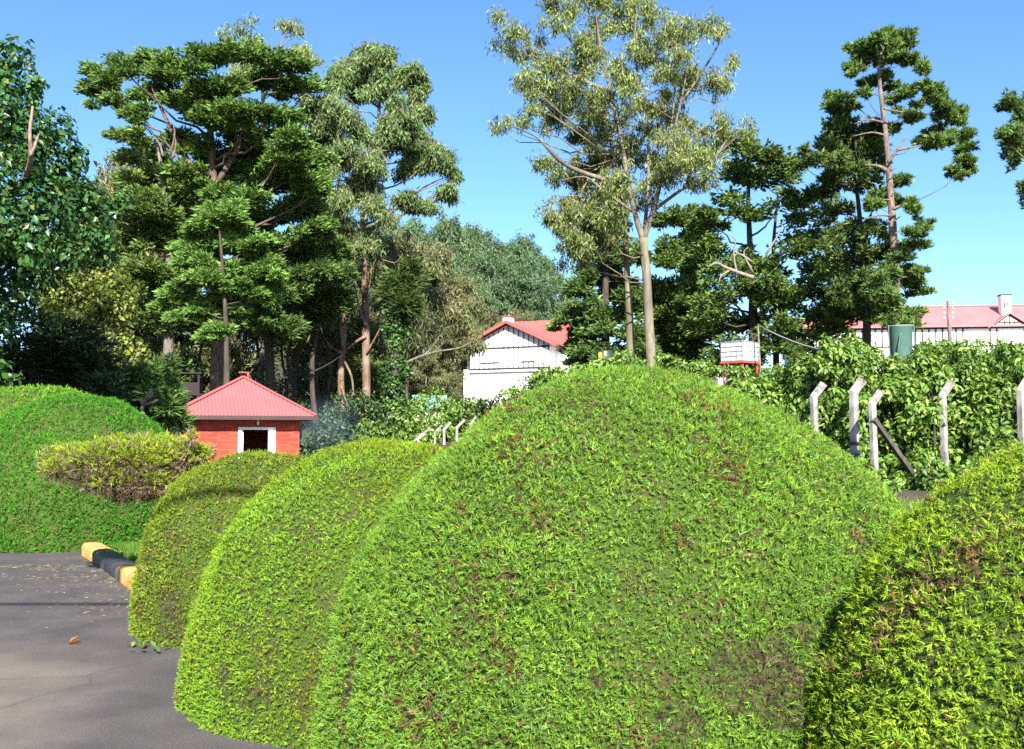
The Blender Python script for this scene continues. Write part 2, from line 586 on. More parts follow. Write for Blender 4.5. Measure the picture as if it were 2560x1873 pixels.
def foliage(kind, pads, n, cols, rng, trunk_xy=None, L=0.3, W=0.08, w=None, padvar=0.12, low=1.0, shell=0.45, sub=3, twig=0.25):
    lv = Leaves()
    if sub:
        main = pads.copy()
        main[:, 3:6] *= 0.8
        more = [main]
        for q in range(sub):
            e = pads.copy()
            e[:, :3] += rng.uniform(-1, 1, (len(pads), 3)) * pads[:, 3:6] * np.array([1.0, 1.0, 1.15])
            e[:, 3:6] *= rng.uniform(0.35, 0.62, (len(pads), 1)) * np.array([1, 1, 1.25])
            more.append(e)
        pads = np.concatenate(more)
    p, u, i = pad_points(rng, pads, n, shell, low)
    pv = np.clip(1 + rng.normal(0, padvar, len(pads)), 0.6, 1.5)[i][:, None]
    col = palette(rng, n, cols, w) * pv
    if kind == 'cypress':            # flat fans of narrow scale-leaf twigs
        out = u * np.array([1, 1, 0.35])
        if trunk_xy is not None:
            o2 = p.copy(); o2[:, :2] -= trunk_xy; o2[:, 2] = 0
            out = unit(out) + 0.7 * unit(o2)
        ax = unit(unit(out) + rand_unit(rng, n) * 0.45 + np.array([0, 0, 0.12]))
        sd = unit(np.cross(ax, np.array([0, -0.35, 1.0]) + rand_unit(rng, n) * 0.75))
        LL = L * rng.uniform(0.6, 1.35, n)
        for a in (-0.55, 0.0, 0.55):
            aa = a + rng.normal(0, 0.12, (n, 1))
            d = unit(ax * np.cos(aa) + sd * np.sin(aa) + rand_unit(rng, n) * 0.12)
            b = p + ax * (LL * 0.25 * (1 - abs(a)))[:, None]
            lv.blades(b, d, LL * (1 - 0.35 * abs(a)), W * rng.uniform(0.7, 1.3, n), col * rng.normal(1, 0.1, (n, 1)).clip(0.6, 1.4), rng)
    elif kind == 'tuft':             # upright tufts
        ax = unit(u * np.array([1, 1, 0.6]) + np.array([0, 0, 0.45]) + rand_unit(rng, n) * 0.5)
        LL = L * rng.uniform(0.6, 1.3, n)
        for k in range(5):
            d = unit(ax + rand_unit(rng, n) * 0.7)
            lv.blades(p + rand_unit(rng, n) * L * 0.15, d, LL, W * rng.uniform(0.7, 1.3, n), col * rng.normal(1, 0.1, (n, 1)).clip(0.6, 1.4), rng)
    elif kind == 'droop':            # hanging narrow leaves
        for k in range(3):
            d = unit(np.array([0, 0, -1.0]) * rng.uniform(0.3, 1.4, (n, 1)) + rand_unit(rng, n) * 0.85)
            b = p + rand_unit(rng, n) * L * 0.7
            lv.leaf(b, d, rand_unit(rng, n), L * rng.uniform(0.6, 1.3, n), W * rng.uniform(0.7, 1.3, n), col * rng.normal(1, 0.13, (n, 1)).clip(0.5, 1.5))
        m = int(n * twig)
        if m:
            q = rng.integers(0, n, m)
            d = unit(np.array([0, 0, -1.0]) * rng.choice([-1, 1], (m, 1)) + rand_unit(rng, m) * 0.45)
            lv.blades(p[q] - d * L, d, L * rng.uniform(1.5, 4, m), W * 0.35, palette(rng, m, [(.13, .10, .085), (.20, .16, .13)]), rng, 1.0)
    elif kind == 'broad':            # broad leaves that face up and out
        nrm = unit(u * 0.8 + np.array([0, 0, 0.7]) + rand_unit(rng, n) * 0.6)
        d = unit(np.cross(nrm, rand_unit(rng, n)) + np.array([0, 0, -0.35]))
        lv.leaf(p, d, nrm, L * rng.uniform(0.55, 1.2, n), W * rng.uniform(0.6, 1.2, n), col, 0.12, 0.4)
    return lv


def tree(name, label, cat, base_xy, trunks, pads, lv, leafmat, bark, group=None, limbs=True, r_top=0.25, limb_r=0.28,
         seed=0, extra=(), crown_name='crown', limb_skip=0.0, twigs=0):
    """trunks: list of (points, radius_bottom, radius_top); pads get a limb from the nearest trunk"""
    bz = float(height(base_xy[0], base_xy[1]))
    root = empty(name, (base_xy[0], base_xy[1], bz))
    org = np.array([base_xy[0], base_xy[1], bz])
    rng = random.Random(seed)
    mb = MB()
    polys = []
    for pts, r0, r1 in trunks:
        sp = smooth_poly(pts)
        n = len(sp)
        rad = [r0 + (r1 - r0) * (i / (n - 1)) ** 0.9 for i in range(n)]
        mb.tube([p - org for p in sp], rad, 9, wob=0.14, seed=seed)
        polys.append((sp, r0, r1))
    if limbs:
        for k, pd in enumerate(pads):
            if rng.random() < limb_skip: continue
            c = pd[:3]
            best = None
            for sp, r0, r1 in polys:
                z = c[2] - 0.45 * math.hypot(c[0] - sp[len(sp) // 2][0], c[1] - sp[len(sp) // 2][1])
                z = min(max(z, sp[0][2] + 0.35 * (sp[-1][2] - sp[0][2])), sp[-1][2] - 0.02)
                q, _ = poly_at(sp, z)
                f = (z - sp[0][2]) / (sp[-1][2] - sp[0][2] + 1e-6)
                dd = np.linalg.norm(q - c)
                if best is None or dd < best[0]: best = (dd, q, r0 + (r1 - r0) * f)
            dd, q, rr = best
            if dd < 0.15: continue
            r0 = min(rr * 0.55, max(0.012, limb_r * 0.06 * dd + 0.012))
            pts = bez(q - org, c - org, -0.07, 5, seed * 100 + k, 0.05)
            mb.tube(pts, [r0 * (1 - 0.75 * i / 5) for i in range(6)], 5, wob=0.1, seed=k)
            for t in range(twigs):
                e = c - org + np.array([rng.uniform(-1, 1) * pd[3], rng.uniform(-1, 1) * pd[4], rng.uniform(-0.3, 1) * pd[5]]) * 0.8
                s = pts[rng.choice((3, 4))]
                mb.tube(bez(s, e, 0.05, 3, seed + k * 7 + t, 0.06), [r0 * 0.32, r0 * 0.25, r0 * 0.18, r0 * 0.1], 4, caps=False)
    for pts, r0, r1 in extra:
        sp = smooth_poly(pts, 3)
        n = len(sp)
        mb.tube([p - org for p in sp], [r0 + (r1 - r0) * i / (n - 1) for i in range(n)], 6, wob=0.15, seed=seed + 5)
    if mb.v:
        mb.build('trunk', bark, root)
    cr = lv.build(crown_name, leafmat, root, org)
    tag(root, label, cat, group)
    return root


# ------------------------------------------------------------------ clipped bushes
def dome_pts(rng, n, R, Hh, ex, seed, amp=0.05, low=-0.02):
    """points and normals on a clipped dome (superellipsoid), lumpy"""
    u = rand_unit(rng, n)
    u[:, 2] = np.abs(u[:, 2]) * (1 - low) + low
    u = unit(u)
    rxy = np.hypot(u[:, 0] / R[0], u[:, 1] / R[1])
    s = (rxy ** ex + np.abs(u[:, 2] / Hh) ** ex) ** (-1.0 / ex)
    p = u * s[:, None]
    p = p * (1 + amp * lfn(p, seed, 2.6 / max(R))[:, None] + 0.35 * amp * lfn(p, seed + 1, 9 / max(R))[:, None])
    nn = np.stack([p[:, 0] / R[0] ** 2, p[:, 1] / R[1] ** 2, p[:, 2] / Hh ** 2 * 1.0], 1)
    return p, unit(nn)


def clipped_bush(name, label, ctr, R, Hh, ex, n, L, W, cols, w, seed, k=9, amp=0.045, brown=0.03, bare=(), spread=0.75, lift=0.25, rough=0.0,
                 cat='bush', group=None, patch=None):
    rng = np.random.default_rng(seed)
    cx, cy = ctr
    bz = float(height(cx, cy))
    org = np.array([cx, cy, bz])
    root = empty(name, org)
    # twiggy core just under the leaves, coloured dark to read as shaded gaps
    nu, nv = 56, 22
    a = np.linspace(0, 2 * np.pi, nu, endpoint=False)
    e = np.linspace(-0.10, np.pi / 2 - 0.02, nv)
    A, E = np.meshgrid(a, e)
    u = np.stack([np.cos(A) * np.cos(E), np.sin(A) * np.cos(E), np.sin(E)], -1).reshape(-1, 3)
    rxy = np.hypot(u[:, 0] / R[0], u[:, 1] / R[1])
    s = (rxy ** ex + np.abs(u[:, 2] / Hh) ** ex) ** (-1.0 / ex)
    p = u * s[:, None]
    p = p * (1 + amp * lfn(p, seed, 2.6 / max(R))[:, None] + 0.35 * amp * lfn(p, seed + 1, 9 / max(R))[:, None]) * (1 - 0.75 * L / max(R))
    fs = []
    for j in range(nv - 1):
        for i in range(nu):
            fs.append((j * nu + i, j * nu + (i + 1) % nu, (j + 1) * nu + (i + 1) % nu, (j + 1) * nu + i))
    fs.append(tuple((nv - 1) * nu + i for i in range(nu)))
    mb = MB(); mb.add(p, fs, True)
    mb.build('branch_mass', 'shaded_twig_core', root)
    # sprigs
    m = int(n * 1.9)
    p, nn = dome_pts(rng, m, R, Hh, ex, seed, amp)
    tc = unit(CAM - (p + org))
    face = (nn * tc).sum(1)
    keep = (face > -0.2) | (rng.random(m) < 0.12)
    p, nn = p[keep][:n], nn[keep][:n]
    n = len(p)
    wp = p + org
    dead = np.zeros(n, bool)
    for (bx, by, r) in bare:
        q = None
        for yy in np.arange(1.5, cy + 0.5, 0.02):
            c_ = P(bx, by, yy) - org
            if (np.hypot(c_[0] / R[0], c_[1] / R[1]) ** ex + abs(c_[2] / Hh) ** ex) <= 1:
                q = c_ + org
                break
        if q is None: continue
        dq = np.linalg.norm(wp - q, axis=1) / r + 0.45 * lfn(wp, seed + 9, 14)
        dead |= (dq < 0.8) & (rng.random(n) < 0.75)
    lowf = lfn(wp, seed + 3, 5.5)
    fine = lfn(wp, seed + 4, 17)
    col = palette(rng, n, cols, w, 0.11)
    col *= (1 + 0.10 * lowf + 0.12 * fine)[:, None].clip(0.6, 1.4)
    if patch is not None:            # yellower growth in broad patches
        f = np.clip(0.5 + 0.9 * lowf + 0.3 * fine, 0, 1)[:, None]
        col = col * (1 - f) + col * np.asarray(patch) * f
    if brown > 0:
        bn = lfn(wp, seed + 6, 13) + 0.6 * rng.normal(size=n)
        thr = np.quantile(bn, 1 - brown)
        isb = bn > thr
        nb = isb.sum()
        col[isb] = palette(rng, nb, [(0.16, 0.075, 0.035), (0.12, 0.08, 0.05), (0.20, 0.13, 0.07)], None, 0.2)
    ax = unit(nn * 0.5 + rand_unit(rng, n) * 0.8 + np.array([0, 0, lift]))
    sink = rng.uniform(0.0, 0.8, n)[:, None] * L
    jut = rng.random(n)
    hgt = (1 + rough * (lfn(wp, seed + 12, 8) + rng.normal(0, 0.6, n))).clip(0.4, 2.0)
    LL = L * rng.uniform(0.7, 1.25, n) * np.where(jut > 0.985, 1.6, 1.0) * hgt
    base = p - nn * sink + nn * ((hgt - 1) * L * 0.7)[:, None]
    LLd = np.where(dead, LL * 1.25, LL)
    col[dead] = palette(rng, int(dead.sum()), [(0.10, 0.065, 0.045), (0.17, 0.12, 0.085), (0.06, 0.04, 0.03)], None, 0.25)
    base[dead] -= nn[dead] * L * 0.25
    lv = Leaves()
    for j in range(k):
        d = unit(ax + rand_unit(rng, n) * spread)
        f = j / k
        b = base + ax * (LLd * 0.75 * f)[:, None]
        cc = col * rng.normal(1, 0.09, (n, 1)).clip(0.6, 1.4)
        lv.blades(b, d, LLd * (0.75 - 0.3 * f), np.where(dead, W * 0.55, W) * rng.uniform(0.7, 1.3, n), cc, rng, 1.08)
    lv.build('foliage', 'clipped_conifer', root)
    tag(root, label, cat, group)
    return root


G_BRIGHT = [(0.148, 0.268, 0.028), (0.20, 0.325, 0.036), (0.095, 0.195, 0.026), (0.14, 0.26, 0.06)]
G_YELL = [(0.185, 0.265, 0.018), (0.23, 0.30, 0.022), (0.13, 0.21, 0.018), (0.16, 0.24, 0.018)]
G_DEEP = [(0.055, 0.20, 0.016), (0.08, 0.24, 0.020), (0.035, 0.14, 0.014), (0.11, 0.26, 0.024)]

clipped_bush('clipped_bush', 'largest clipped green conifer bush in front, with a dead brown patch low down', (0.595, 5.2), (1.555, 1.56), 1.82, 2.12,
             62000, 0.0275, 0.0048, G_BRIGHT, [0.42, 0.22, 0.16, 0.20], 11, 7, 0.045, 0.07,
             [(1890, 1700, 0.17), (1830, 1630, 0.09), (1960, 1760, 0.15), (2000, 1580, 0.07), (870, 1640, 0.08), (850, 1730, 0.08), (1720, 1820, 0.10), (1000, 1790, 0.07), (1180, 1550, 0.045), (1250, 1600, 0.04), (1280, 1450, 0.03), (1500, 1700, 0.05), (1640, 1500, 0.03)],
             rough=0.40)
clipped_bush('clipped_bush', 'smooth clipped yellow green bush just beside the largest one, at the road edge', (-0.76, 6.38), (1.20, 1.46), 1.47, 2.25,
             34000, 0.0235, 0.0052, G_YELL, [0.4, 0.25, 0.2, 0.15], 12, 6, 0.04, 0.03,
             [(660, 1740, 0.10), (570, 1690, 0.07), (560, 1730, 0.06)], rough=0.25, patch=(0.85, 1.05, 1.2))
clipped_bush('clipped_bush', 'smaller olive green clipped bush between the yellow kerb and the smooth one', (-2.05, 8.25), (0.98, 1.06), 1.36, 2.35,
             18500, 0.027, 0.0065, [(0.17, 0.23, 0.02), (0.21, 0.27, 0.026), (0.11, 0.175, 0.02), (0.08, 0.135, 0.02)], [0.4, 0.25, 0.2, 0.15], 13, 7, 0.04, 0.07,
             [(430, 1500, 0.15), (420, 1560, 0.14)], rough=0.3)
clipped_bush('clipped_bush', 'loose sprayed yellow green conifer bush cut off by the right picture edge', (2.26, 3.55), (1.28, 1.22), 1.66, 2.0,
             31000, 0.029, 0.0050, [(0.20, 0.31, 0.022), (0.25, 0.355, 0.03), (0.14, 0.235, 0.02), (0.17, 0.28, 0.03)], [0.4, 0.22, 0.2, 0.18], 14, 7, 0.075, 0.07,
             [(2250, 1520, 0.045), (2390, 1350, 0.05), (2190, 1500, 0.05), (2440, 1400, 0.03), (2300, 1640, 0.03)], spread=0.85, rough=0.45)
clipped_bush('clipped_bush', 'dense green dome hedge on the far road side with the ragged bush before it', (-6.35, 14.6), (1.70, 1.6), 2.02, 2.2,
             17000, 0.050, 0.010, G_DEEP, [0.45, 0.25, 0.2, 0.1], 15, 6, 0.03, 0.01, (), rough=0.25)
clipped_bush('clipped_bush', 'green dome hedge behind the others, its brighter crest showing over the front dome', (-8.6, 17.6), (2.2, 2.0), 2.34, 2.2,
             9500, 0.06, 0.012, G_DEEP + [(0.17, 0.31, 0.03)], [0.1, 0.2, 0.05, 0.15, 0.5], 16, 6, 0.03, 0.01, (), rough=0.2)


def ragged_bush():
    rng = np.random.default_rng(21)
    pads = make_pads([(170, 1150, 58, 36, 0.1), (250, 1160, 75, 55, -.1), (340, 1150, 95, 58, 0), (432, 1142, 75, 42, 0.1), (500, 1138, 34, 24, .2),
                      (290, 1205, 66, 34, -.1), (330, 1225, 60, 26, .1), (230, 1195, 50, 28, 0), (420, 1190, 60, 34, .1), (370, 1205, 80, 40, 0), (150, 1172, 38, 24, -.1), (390, 1122, 80, 28, .2), (480, 1098, 9, 20, -.1)],
                     10.2, 0.3, 1, P, 0.9)
    x, y = -3.5, 10.2
    org = np.array([x, y, 0.0])
    root = empty('ragged_bush', org)
    mb = MB()
    for k, pd in enumerate(pads):
        for t in range(6):
            e = pd[:3] - org + rng.normal(0, 0.45, 3) * pd[3:6]
            mb.tube(bez((rng.uniform(-.1, .1), rng.uniform(-.1, .1), 0.98), e, -0.03, 4, k * 20 + t, 0.07), [0.022, 0.017, 0.012, 0.008, 0.005], 5, caps=False)
    mb.tube([(0, 0, -0.05), (0.03, 0, 0.25), (0, 0.02, 0.5), (0.05, 0, 0.8)], [0.09, 0.08, 0.07, 0.05], 8, wob=0.2)
    mb.build('trunk', 'brown_twig', root)
    n = 11500
    lv = Leaves()
    p, u, i = pad_points(rng, pads, n, 0.33)
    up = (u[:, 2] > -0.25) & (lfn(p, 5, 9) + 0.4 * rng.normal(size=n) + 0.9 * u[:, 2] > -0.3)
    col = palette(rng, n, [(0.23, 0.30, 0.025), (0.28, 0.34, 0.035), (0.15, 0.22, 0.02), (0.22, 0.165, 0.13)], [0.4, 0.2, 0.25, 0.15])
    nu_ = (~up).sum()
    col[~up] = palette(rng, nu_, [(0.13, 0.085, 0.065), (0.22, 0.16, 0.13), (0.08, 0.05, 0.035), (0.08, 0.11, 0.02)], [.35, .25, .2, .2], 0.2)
    ax = unit(u + np.array([0, 0, 0.3]) + rand_unit(rng, n) * 0.5)
    for j in range(7):
        lv.blades(p + ax * 0.006 * j, unit(ax + rand_unit(rng, n) * 0.8), 0.045 * rng.uniform(.6, 1.3, n), np.where(up, 0.009, 0.006), col * rng.normal(1, .1, (n, 1)).clip(.6, 1.4), rng, 1.2)
    lv.build('foliage', 'clipped_conifer', root, org)
    tag(root, 'ragged flat topped bush with bare brown twigs and yellow green tips', 'bush')


ragged_bush()

# ------------------------------------------------------------------ kerb blocks
noise_mat('kerb_yellow', (0.34, 0.17, 0.025), (0.50, 0.27, 0.05), 9, rough=0.7, bump=0.35, bumpd=0.01, c2=(0.42, 0.30, 0.14), scale2=3.0)
noise_mat('kerb_black', (0.012, 0.013, 0.018), (0.035, 0.035, 0.042), 8, rough=0.5, spec=0.4, bump=0.3, bumpd=0.01, c2=(0.06, 0.05, 0.045), scale2=4)


def kerb(a, b, mat, label, seed):
    a, b = Vector((*a, 0)), Vector((*b, 0))
    t = (b - a); L = t.length; t.normalize()
    s = Vector((-t.y, t.x, 0))
    prof = [(-0.125, -0.05), (-0.125, 0.11), (-0.115, 0.137), (-0.09, 0.156), (-0.045, 0.163), (0.045, 0.163), (0.09, 0.156), (0.115, 0.137), (0.125, 0.11), (0.125, -0.05)]
    r = random.Random(seed)
    vs, fs = [], []
    n = len(prof)
    ks = 6
    for i in range(ks + 1):
        f = i / ks
        sh = 0.975 if i in (0, ks) else 1.0
        for (u, z) in prof:
            w = a + t * (L * f) + s * (u * sh) + Vector((0, 0, z * (sh if z > 0 else 1)))
            w += Vector((r.uniform(-1, 1), r.uniform(-1, 1), r.uniform(-1, 1))) * 0.005
            vs.append(w - a)
    for i in range(ks):
        for j in range(n - 1):
            fs.append((i * n + j, i * n + j + 1, (i + 1) * n + j + 1, (i + 1) * n + j))
    fs.append(tuple(range(n - 1, -1, -1))); fs.append(tuple(range(ks * n, ks * n + n)))
    mb = MB(); mb.add(vs, fs, True)
    mb.v = [tuple(v) for v in mb.v]
    o = mb.build('kerb_block', mat)
    o.location = a
    for q in o.data.polygons[-2:]: q.use_smooth = False
    tag(o, label, 'kerb block', 'painted kerb blocks along the road edge')


kerb((-5.43, 12.94), (-4.96, 12.18), 'kerb_yellow', 'faded yellow kerb block at the far end of the kerb', 1)
kerb((-4.95, 12.16), (-4.08, 10.70), 'kerb_black', 'black painted kerb block between the two yellow ones', 2)
kerb((-4.03, 10.62), (-3.40, 9.60), 'kerb_yellow', 'bright yellow kerb block half hidden by the olive bush', 3)

# ------------------------------------------------------------------ red brick hut
def M_plain(name, c, rough=0.6, spec=0.3, metal=0.0, var=0.12, scale=3.0):
    return noise_mat(name, tuple(x * (1 - var) for x in c), tuple(min(1, x * (1 + var)) for x in c), scale, rough=rough, spec=spec, bump=0.15, bumpd=0.004)


M_plain('brick_red', (0.44, 0.05, 0.026), 0.6, 0.3, var=0.22, scale=7)
def brick_variation():
    nt = MATS['brick_red'].node_tree
    b = next(n for n in nt.nodes if n.type == 'BSDF_PRINCIPLED')
    src = b.inputs['Base Color'].links[0].from_socket
    oi = N(nt, 'ShaderNodeObjectInfo')
    h = N(nt, 'ShaderNodeHueSaturation')
    mr = N(nt, 'ShaderNodeMapRange'); mr.inputs['To Min'].default_value = 0.55; mr.inputs['To Max'].default_value = 1.3
    nt.links.new(oi.outputs['Random'], mr.inputs['Value']); nt.links.new(mr.outputs[0], h.inputs['Value'])
    nt.links.new(src, h.inputs['Color']); nt.links.new(h.outputs[0], b.inputs['Base Color'])


brick_variation()
M_plain('mortar_red', (0.24, 0.05, 0.035), 0.85)
M_plain('roof_red', (0.30, 0.085, 0.085), 0.5, 0.4, var=0.08, scale=1.2)
M_plain('roof_red_bright', (0.42, 0.085, 0.07), 0.5, 0.4, var=0.12, scale=0.8)
M_plain('gutter_brown', (0.045, 0.028, 0.025), 0.5)
M_plain('soffit_cream', (0.30, 0.24, 0.18), 0.7)
M_plain('paint_white', (0.80, 0.80, 0.78), 0.6, var=0.03)
M_plain('timber_grey', (0.11, 0.105, 0.10), 0.8)
M_plain('pane_pale', (0.42, 0.43, 0.44), 0.3, 0.5)
M_plain('timber_dark', (0.035, 0.03, 0.03), 0.8)
M_plain('dark_inside', (0.03, 0.026, 0.024), 0.9)
M_plain('rust_red', (0.22, 0.05, 0.035), 0.7)
M_plain('dark_wood', (0.022, 0.012, 0.014), 0.8)


def glass_mat():
    m, nt, out = new_mat('window_glass')
    b = N(nt, 'ShaderNodeBsdfPrincipled')
    b.inputs['Base Color'].default_value = (0.16, 0.17, 0.18, 1)
    b.inputs['Roughness'].default_value = 0.12
    b.inputs['Specular IOR Level'].default_value = 0.7
    nt.links.new(b.outputs[0], out.inputs['Surface'])


glass_mat()


def corrugated(mb, a, b, c, d, pitch, amp):
    """sheet a-b (eave) to d-c (top), ribs running from eave to top; edge may taper"""
    a, b, c, d = map(Vector, (a, b, c, d))
    L = (b - a).length
    n = max(4, int(L / pitch) * 4)
    nrm = (b - a).cross(d - a).normalized()
    vs, fs = [], []
    for i in range(n + 1):
        f = i / n
        off = nrm * amp * math.sin(2 * math.pi * i / 4 + 0.4)
        lo = a.lerp(b, f)
        # keep ribs parallel: hips cut them
        e1 = (d - a); e2 = (c - b)
        lo_u = f * L
        du = (d - a).dot((b - a) / L); cu = (c - a).dot((b - a) / L)
        hgt = (d - a) - (b - a) / L * du
        if lo_u < du: g = lo_u / du if du > 1e-6 else 1
        elif lo_u > cu: g = (L - lo_u) / (L - cu) if L - cu > 1e-6 else 1
        else: g = 1
        vs += [lo + off, lo + hgt * g + off]
    for i in range(n):
        fs.append((2 * i, 2 * i + 2, 2 * i + 3, 2 * i + 1))
    mb.add(vs, fs)


def hut():
    Y = 31.0
    c = P(609, 1100, Y)
    yaw = math.radians(22)
    # local frame: front wall on y = 0, x from -1.75 to 1.5, depth 3.0
    zb = float(height(c[0], c[1])) - 0.1
    root = empty('brick_hut', (c[0], c[1], 0), yaw)
    eave = P(600, 1040, Y)[2]
    top = P(607, 944, Y + 1.6)[2]
    x0, x1, dp = -1.76, 1.72, 3.2
    ox = 0.46                        # eaves
    dx0, dx1, dtop = -0.10, 0.90, P(640, 1070, Y)[2]
    # wall body with the opening, mortar coloured, bricks stand proud of it
    w = MB()
    t = 0.2
    w.box(x0, dx0, 0, t, zb, eave); w.box(dx1, x1, 0, t, zb, eave); w.box(dx0, dx1, 0, t, dtop, eave); w.box(dx0, dx1, 0, t, zb, 0.75)
    w.box(x0, x0 + t, t, dp, zb, eave); w.box(x1 - t, x1, t, dp, zb, eave); w.box(x0 + t, x1 - t, dp - t, dp, zb, eave)
    w.box(x0 + t, x1 - t, t, dp - t, zb, zb + 0.1)
    wall = w.build('wall', 'mortar_red', root)
    bw, bh, g = 0.24, 0.072, 0.013
    bm = MB(); bm.box(-bw / 2 + g / 2, bw / 2 - g / 2, -0.012, 0.05, g / 2, bh - g / 2 + 0.004)
    full = bm.mesh('brick', 'brick_red')
    hb = MB(); hb.box(-bw / 4 + g / 2, bw / 4 - g / 2, -0.012, 0.05, g / 2, bh - g / 2 + 0.004)
    half = hb.mesh('half_brick', 'brick_red')
    rest = MB()
    r = random.Random(4)
    z = eave - bh
    row = 0
    cnt = 0
    while z > zb:
        for (xa, xb) in ((x0, dx0 - 0.07), (dx1 + 0.07, x1)) if z < dtop else ((x0, x1),):
            x = xa
            first = row % 2
            while x < xb - 0.06:
                ww = bw / 2 if (first or xb - x < bw * 0.8) else bw
                first = 0
                if z > 0.9 and cnt < 290:
                    o = link_obj('brick', full if ww == bw else half, wall)
                    o.location = (x + ww / 2, r.uniform(-0.003, 0.003), z)
                    cnt += 1
                else:
                    rest.box(x + g / 2, x + ww - g / 2, -0.012, 0.05, z + g / 2, z + bh - g / 2)
                x += ww
        z -= bh
        row += 1
    tag(rest.build('lower_brickwork', 'brick_red', wall), kind='stuff')
    # opening: white frame, reveals
    f = MB()
    f.box(dx0 - 0.07, dx0 + 0.02, -0.05, 0.12, 0.7, dtop + 0.02)
    f.box(dx1 - 0.02, dx1 + 0.07, -0.05, 0.12, 0.7, dtop + 0.02)
    f.box(dx0 + 0.02, dx1 - 0.02, -0.045, 0.12, dtop - 0.06, dtop + 0.02)
    fr = f.build('window_frame', 'paint_white', root)
    s = MB(); s.box(dx1 - 0.16, dx1 - 0.025, -0.12, -0.02, 0.75, dtop - 0.09); s.build('shutter', 'paint_white', fr)
    s = MB(); s.box(dx0 + 0.03, dx0 + 0.09, 0.02, 0.10, 0.75, dtop - 0.07); s.build('sash', 'paint_white', fr)
    # hipped corrugated roof
    A, B, C, D = (x0 - ox, -ox, eave), (x1 + ox, -ox, eave), (x1 + ox, dp + ox, eave), (x0 - ox, dp + ox, eave)
    ap = ((x0 + x1) / 2 + 0.18, dp / 2, top)
    rf = MB()
    for (p, q) in ((A, B), (B, C), (C, D), (D, A)):
        corrugated(rf, p, q, ap, ap, 0.11, 0.012)
    roof = rf.build('roof', 'roof_red', root)
    hp = MB()
    for q in (A, B, C, D):
        hp.bar(Vector(q) + Vector((0, 0, 0.03)), Vector(ap) + Vector((0, 0, 0.04)), 0.13, 0.03)
    hp.build('hip_cap', 'roof_red', roof)
    for (p, q) in ((A, B), (B, C), (C, D), (D, A)):
        gm = MB()
        pv, qv = Vector(p), Vector(q)
        gm.bar(pv + Vector((0, 0, -0.065)), qv + Vector((0, 0, -0.065)), 0.10, 0.12)
        gm.build('gutter', 'gutter_brown', roof)
    so = MB(); so.box(x0 - ox + 0.06, x1 + ox - 0.06, -ox + 0.06, dp + ox - 0.06, eave - 0.10, eave - 0.06)
    so.build('soffit', 'soffit_cream', roof)
    st = MB(); st.tube([(ap[0] + 0.16, ap[1] + 0.1, top - 0.2), (ap[0] + 0.16, ap[1] + 0.1, top + 0.18)], [0.04, 0.04], 8)
    st.bar((ap[0] - 0.15, ap[1] + 0.1, top + 0.17), (ap[0] + 0.2, ap[1] + 0.1, top + 0.17), 0.04)
    st.build('vent_pipe', 'rust_red', roof)
    lb = MB(); lb.tube([(0.42, -0.08, eave - 0.28), (0.42, -0.08, eave - 0.23), (0.42, -0.08, eave - 0.17), (0.42, -0.08, eave - 0.11)], [0.02, 0.04, 0.03, 0.02], 8)
    lb.build('light_bulb', 'paint_white', root)
    tag(root, 'small red brick hut with pink corrugated hip roof and white framed opening', 'hut')


hut()


def lookout():
    """dark wooden lookout box on legs behind the hut"""
    Y = 37.0
    c = P(476, 1000, Y)
    zb = float(height(c[0], c[1]))
    root = empty('lookout_box', (c[0], c[1], zb), 0.15)
    z0, z1 = P(492, 984, Y)[2] - zb, P(492, 936, Y)[2] - zb
    h = 0.36
    lg = MB()
    for sx in (-1, 1):
        for sy in (-1, 1):
            m = MB(); m.bar((sx * h * .95, sy * h, 0), (sx * h * .95, sy * h, z1), 0.07); m.build('post', 'dark_wood', root)
    b = MB()
    b.box(-h, h, -h - .02, -h + .02, z0, z0 + (z1 - z0) * 0.55); b.box(-h, h, h - .02, h + .02, z0, z0 + (z1 - z0) * 0.55)
    b.box(-h - .02, -h + .02, -h + .02, h - .02, z0, z0 + (z1 - z0) * .55); b.box(h - .02, h + .02, -h + .02, h - .02, z0, z0 + (z1 - z0) * .55)
    b.build('side_boards', 'dark_wood', root)
    f = MB(); f.box(-h - .1, h + .5, -h - .05, h + .05, z0 - .08, z0 - .02); f.build('floor_board', 'dark_wood', root)
    r = MB(); r.box(-h - .08, h + .08, -h - .08, h + .08, z1, z1 + .05); r.build('roof', 'dark_wood', root)
    br = MB(); br.bar((-h, -h, z0 * .25), (h, -h, z0 - .1), 0.045); br.bar((h, -h - .03, z0 * .25), (-h, -h - .03, z0 - .1), 0.045); br.build('brace', 'rust_red', root)
    tag(root, 'dark wooden lookout box on crossed legs beside the thick trunk', 'lookout')


lookout()

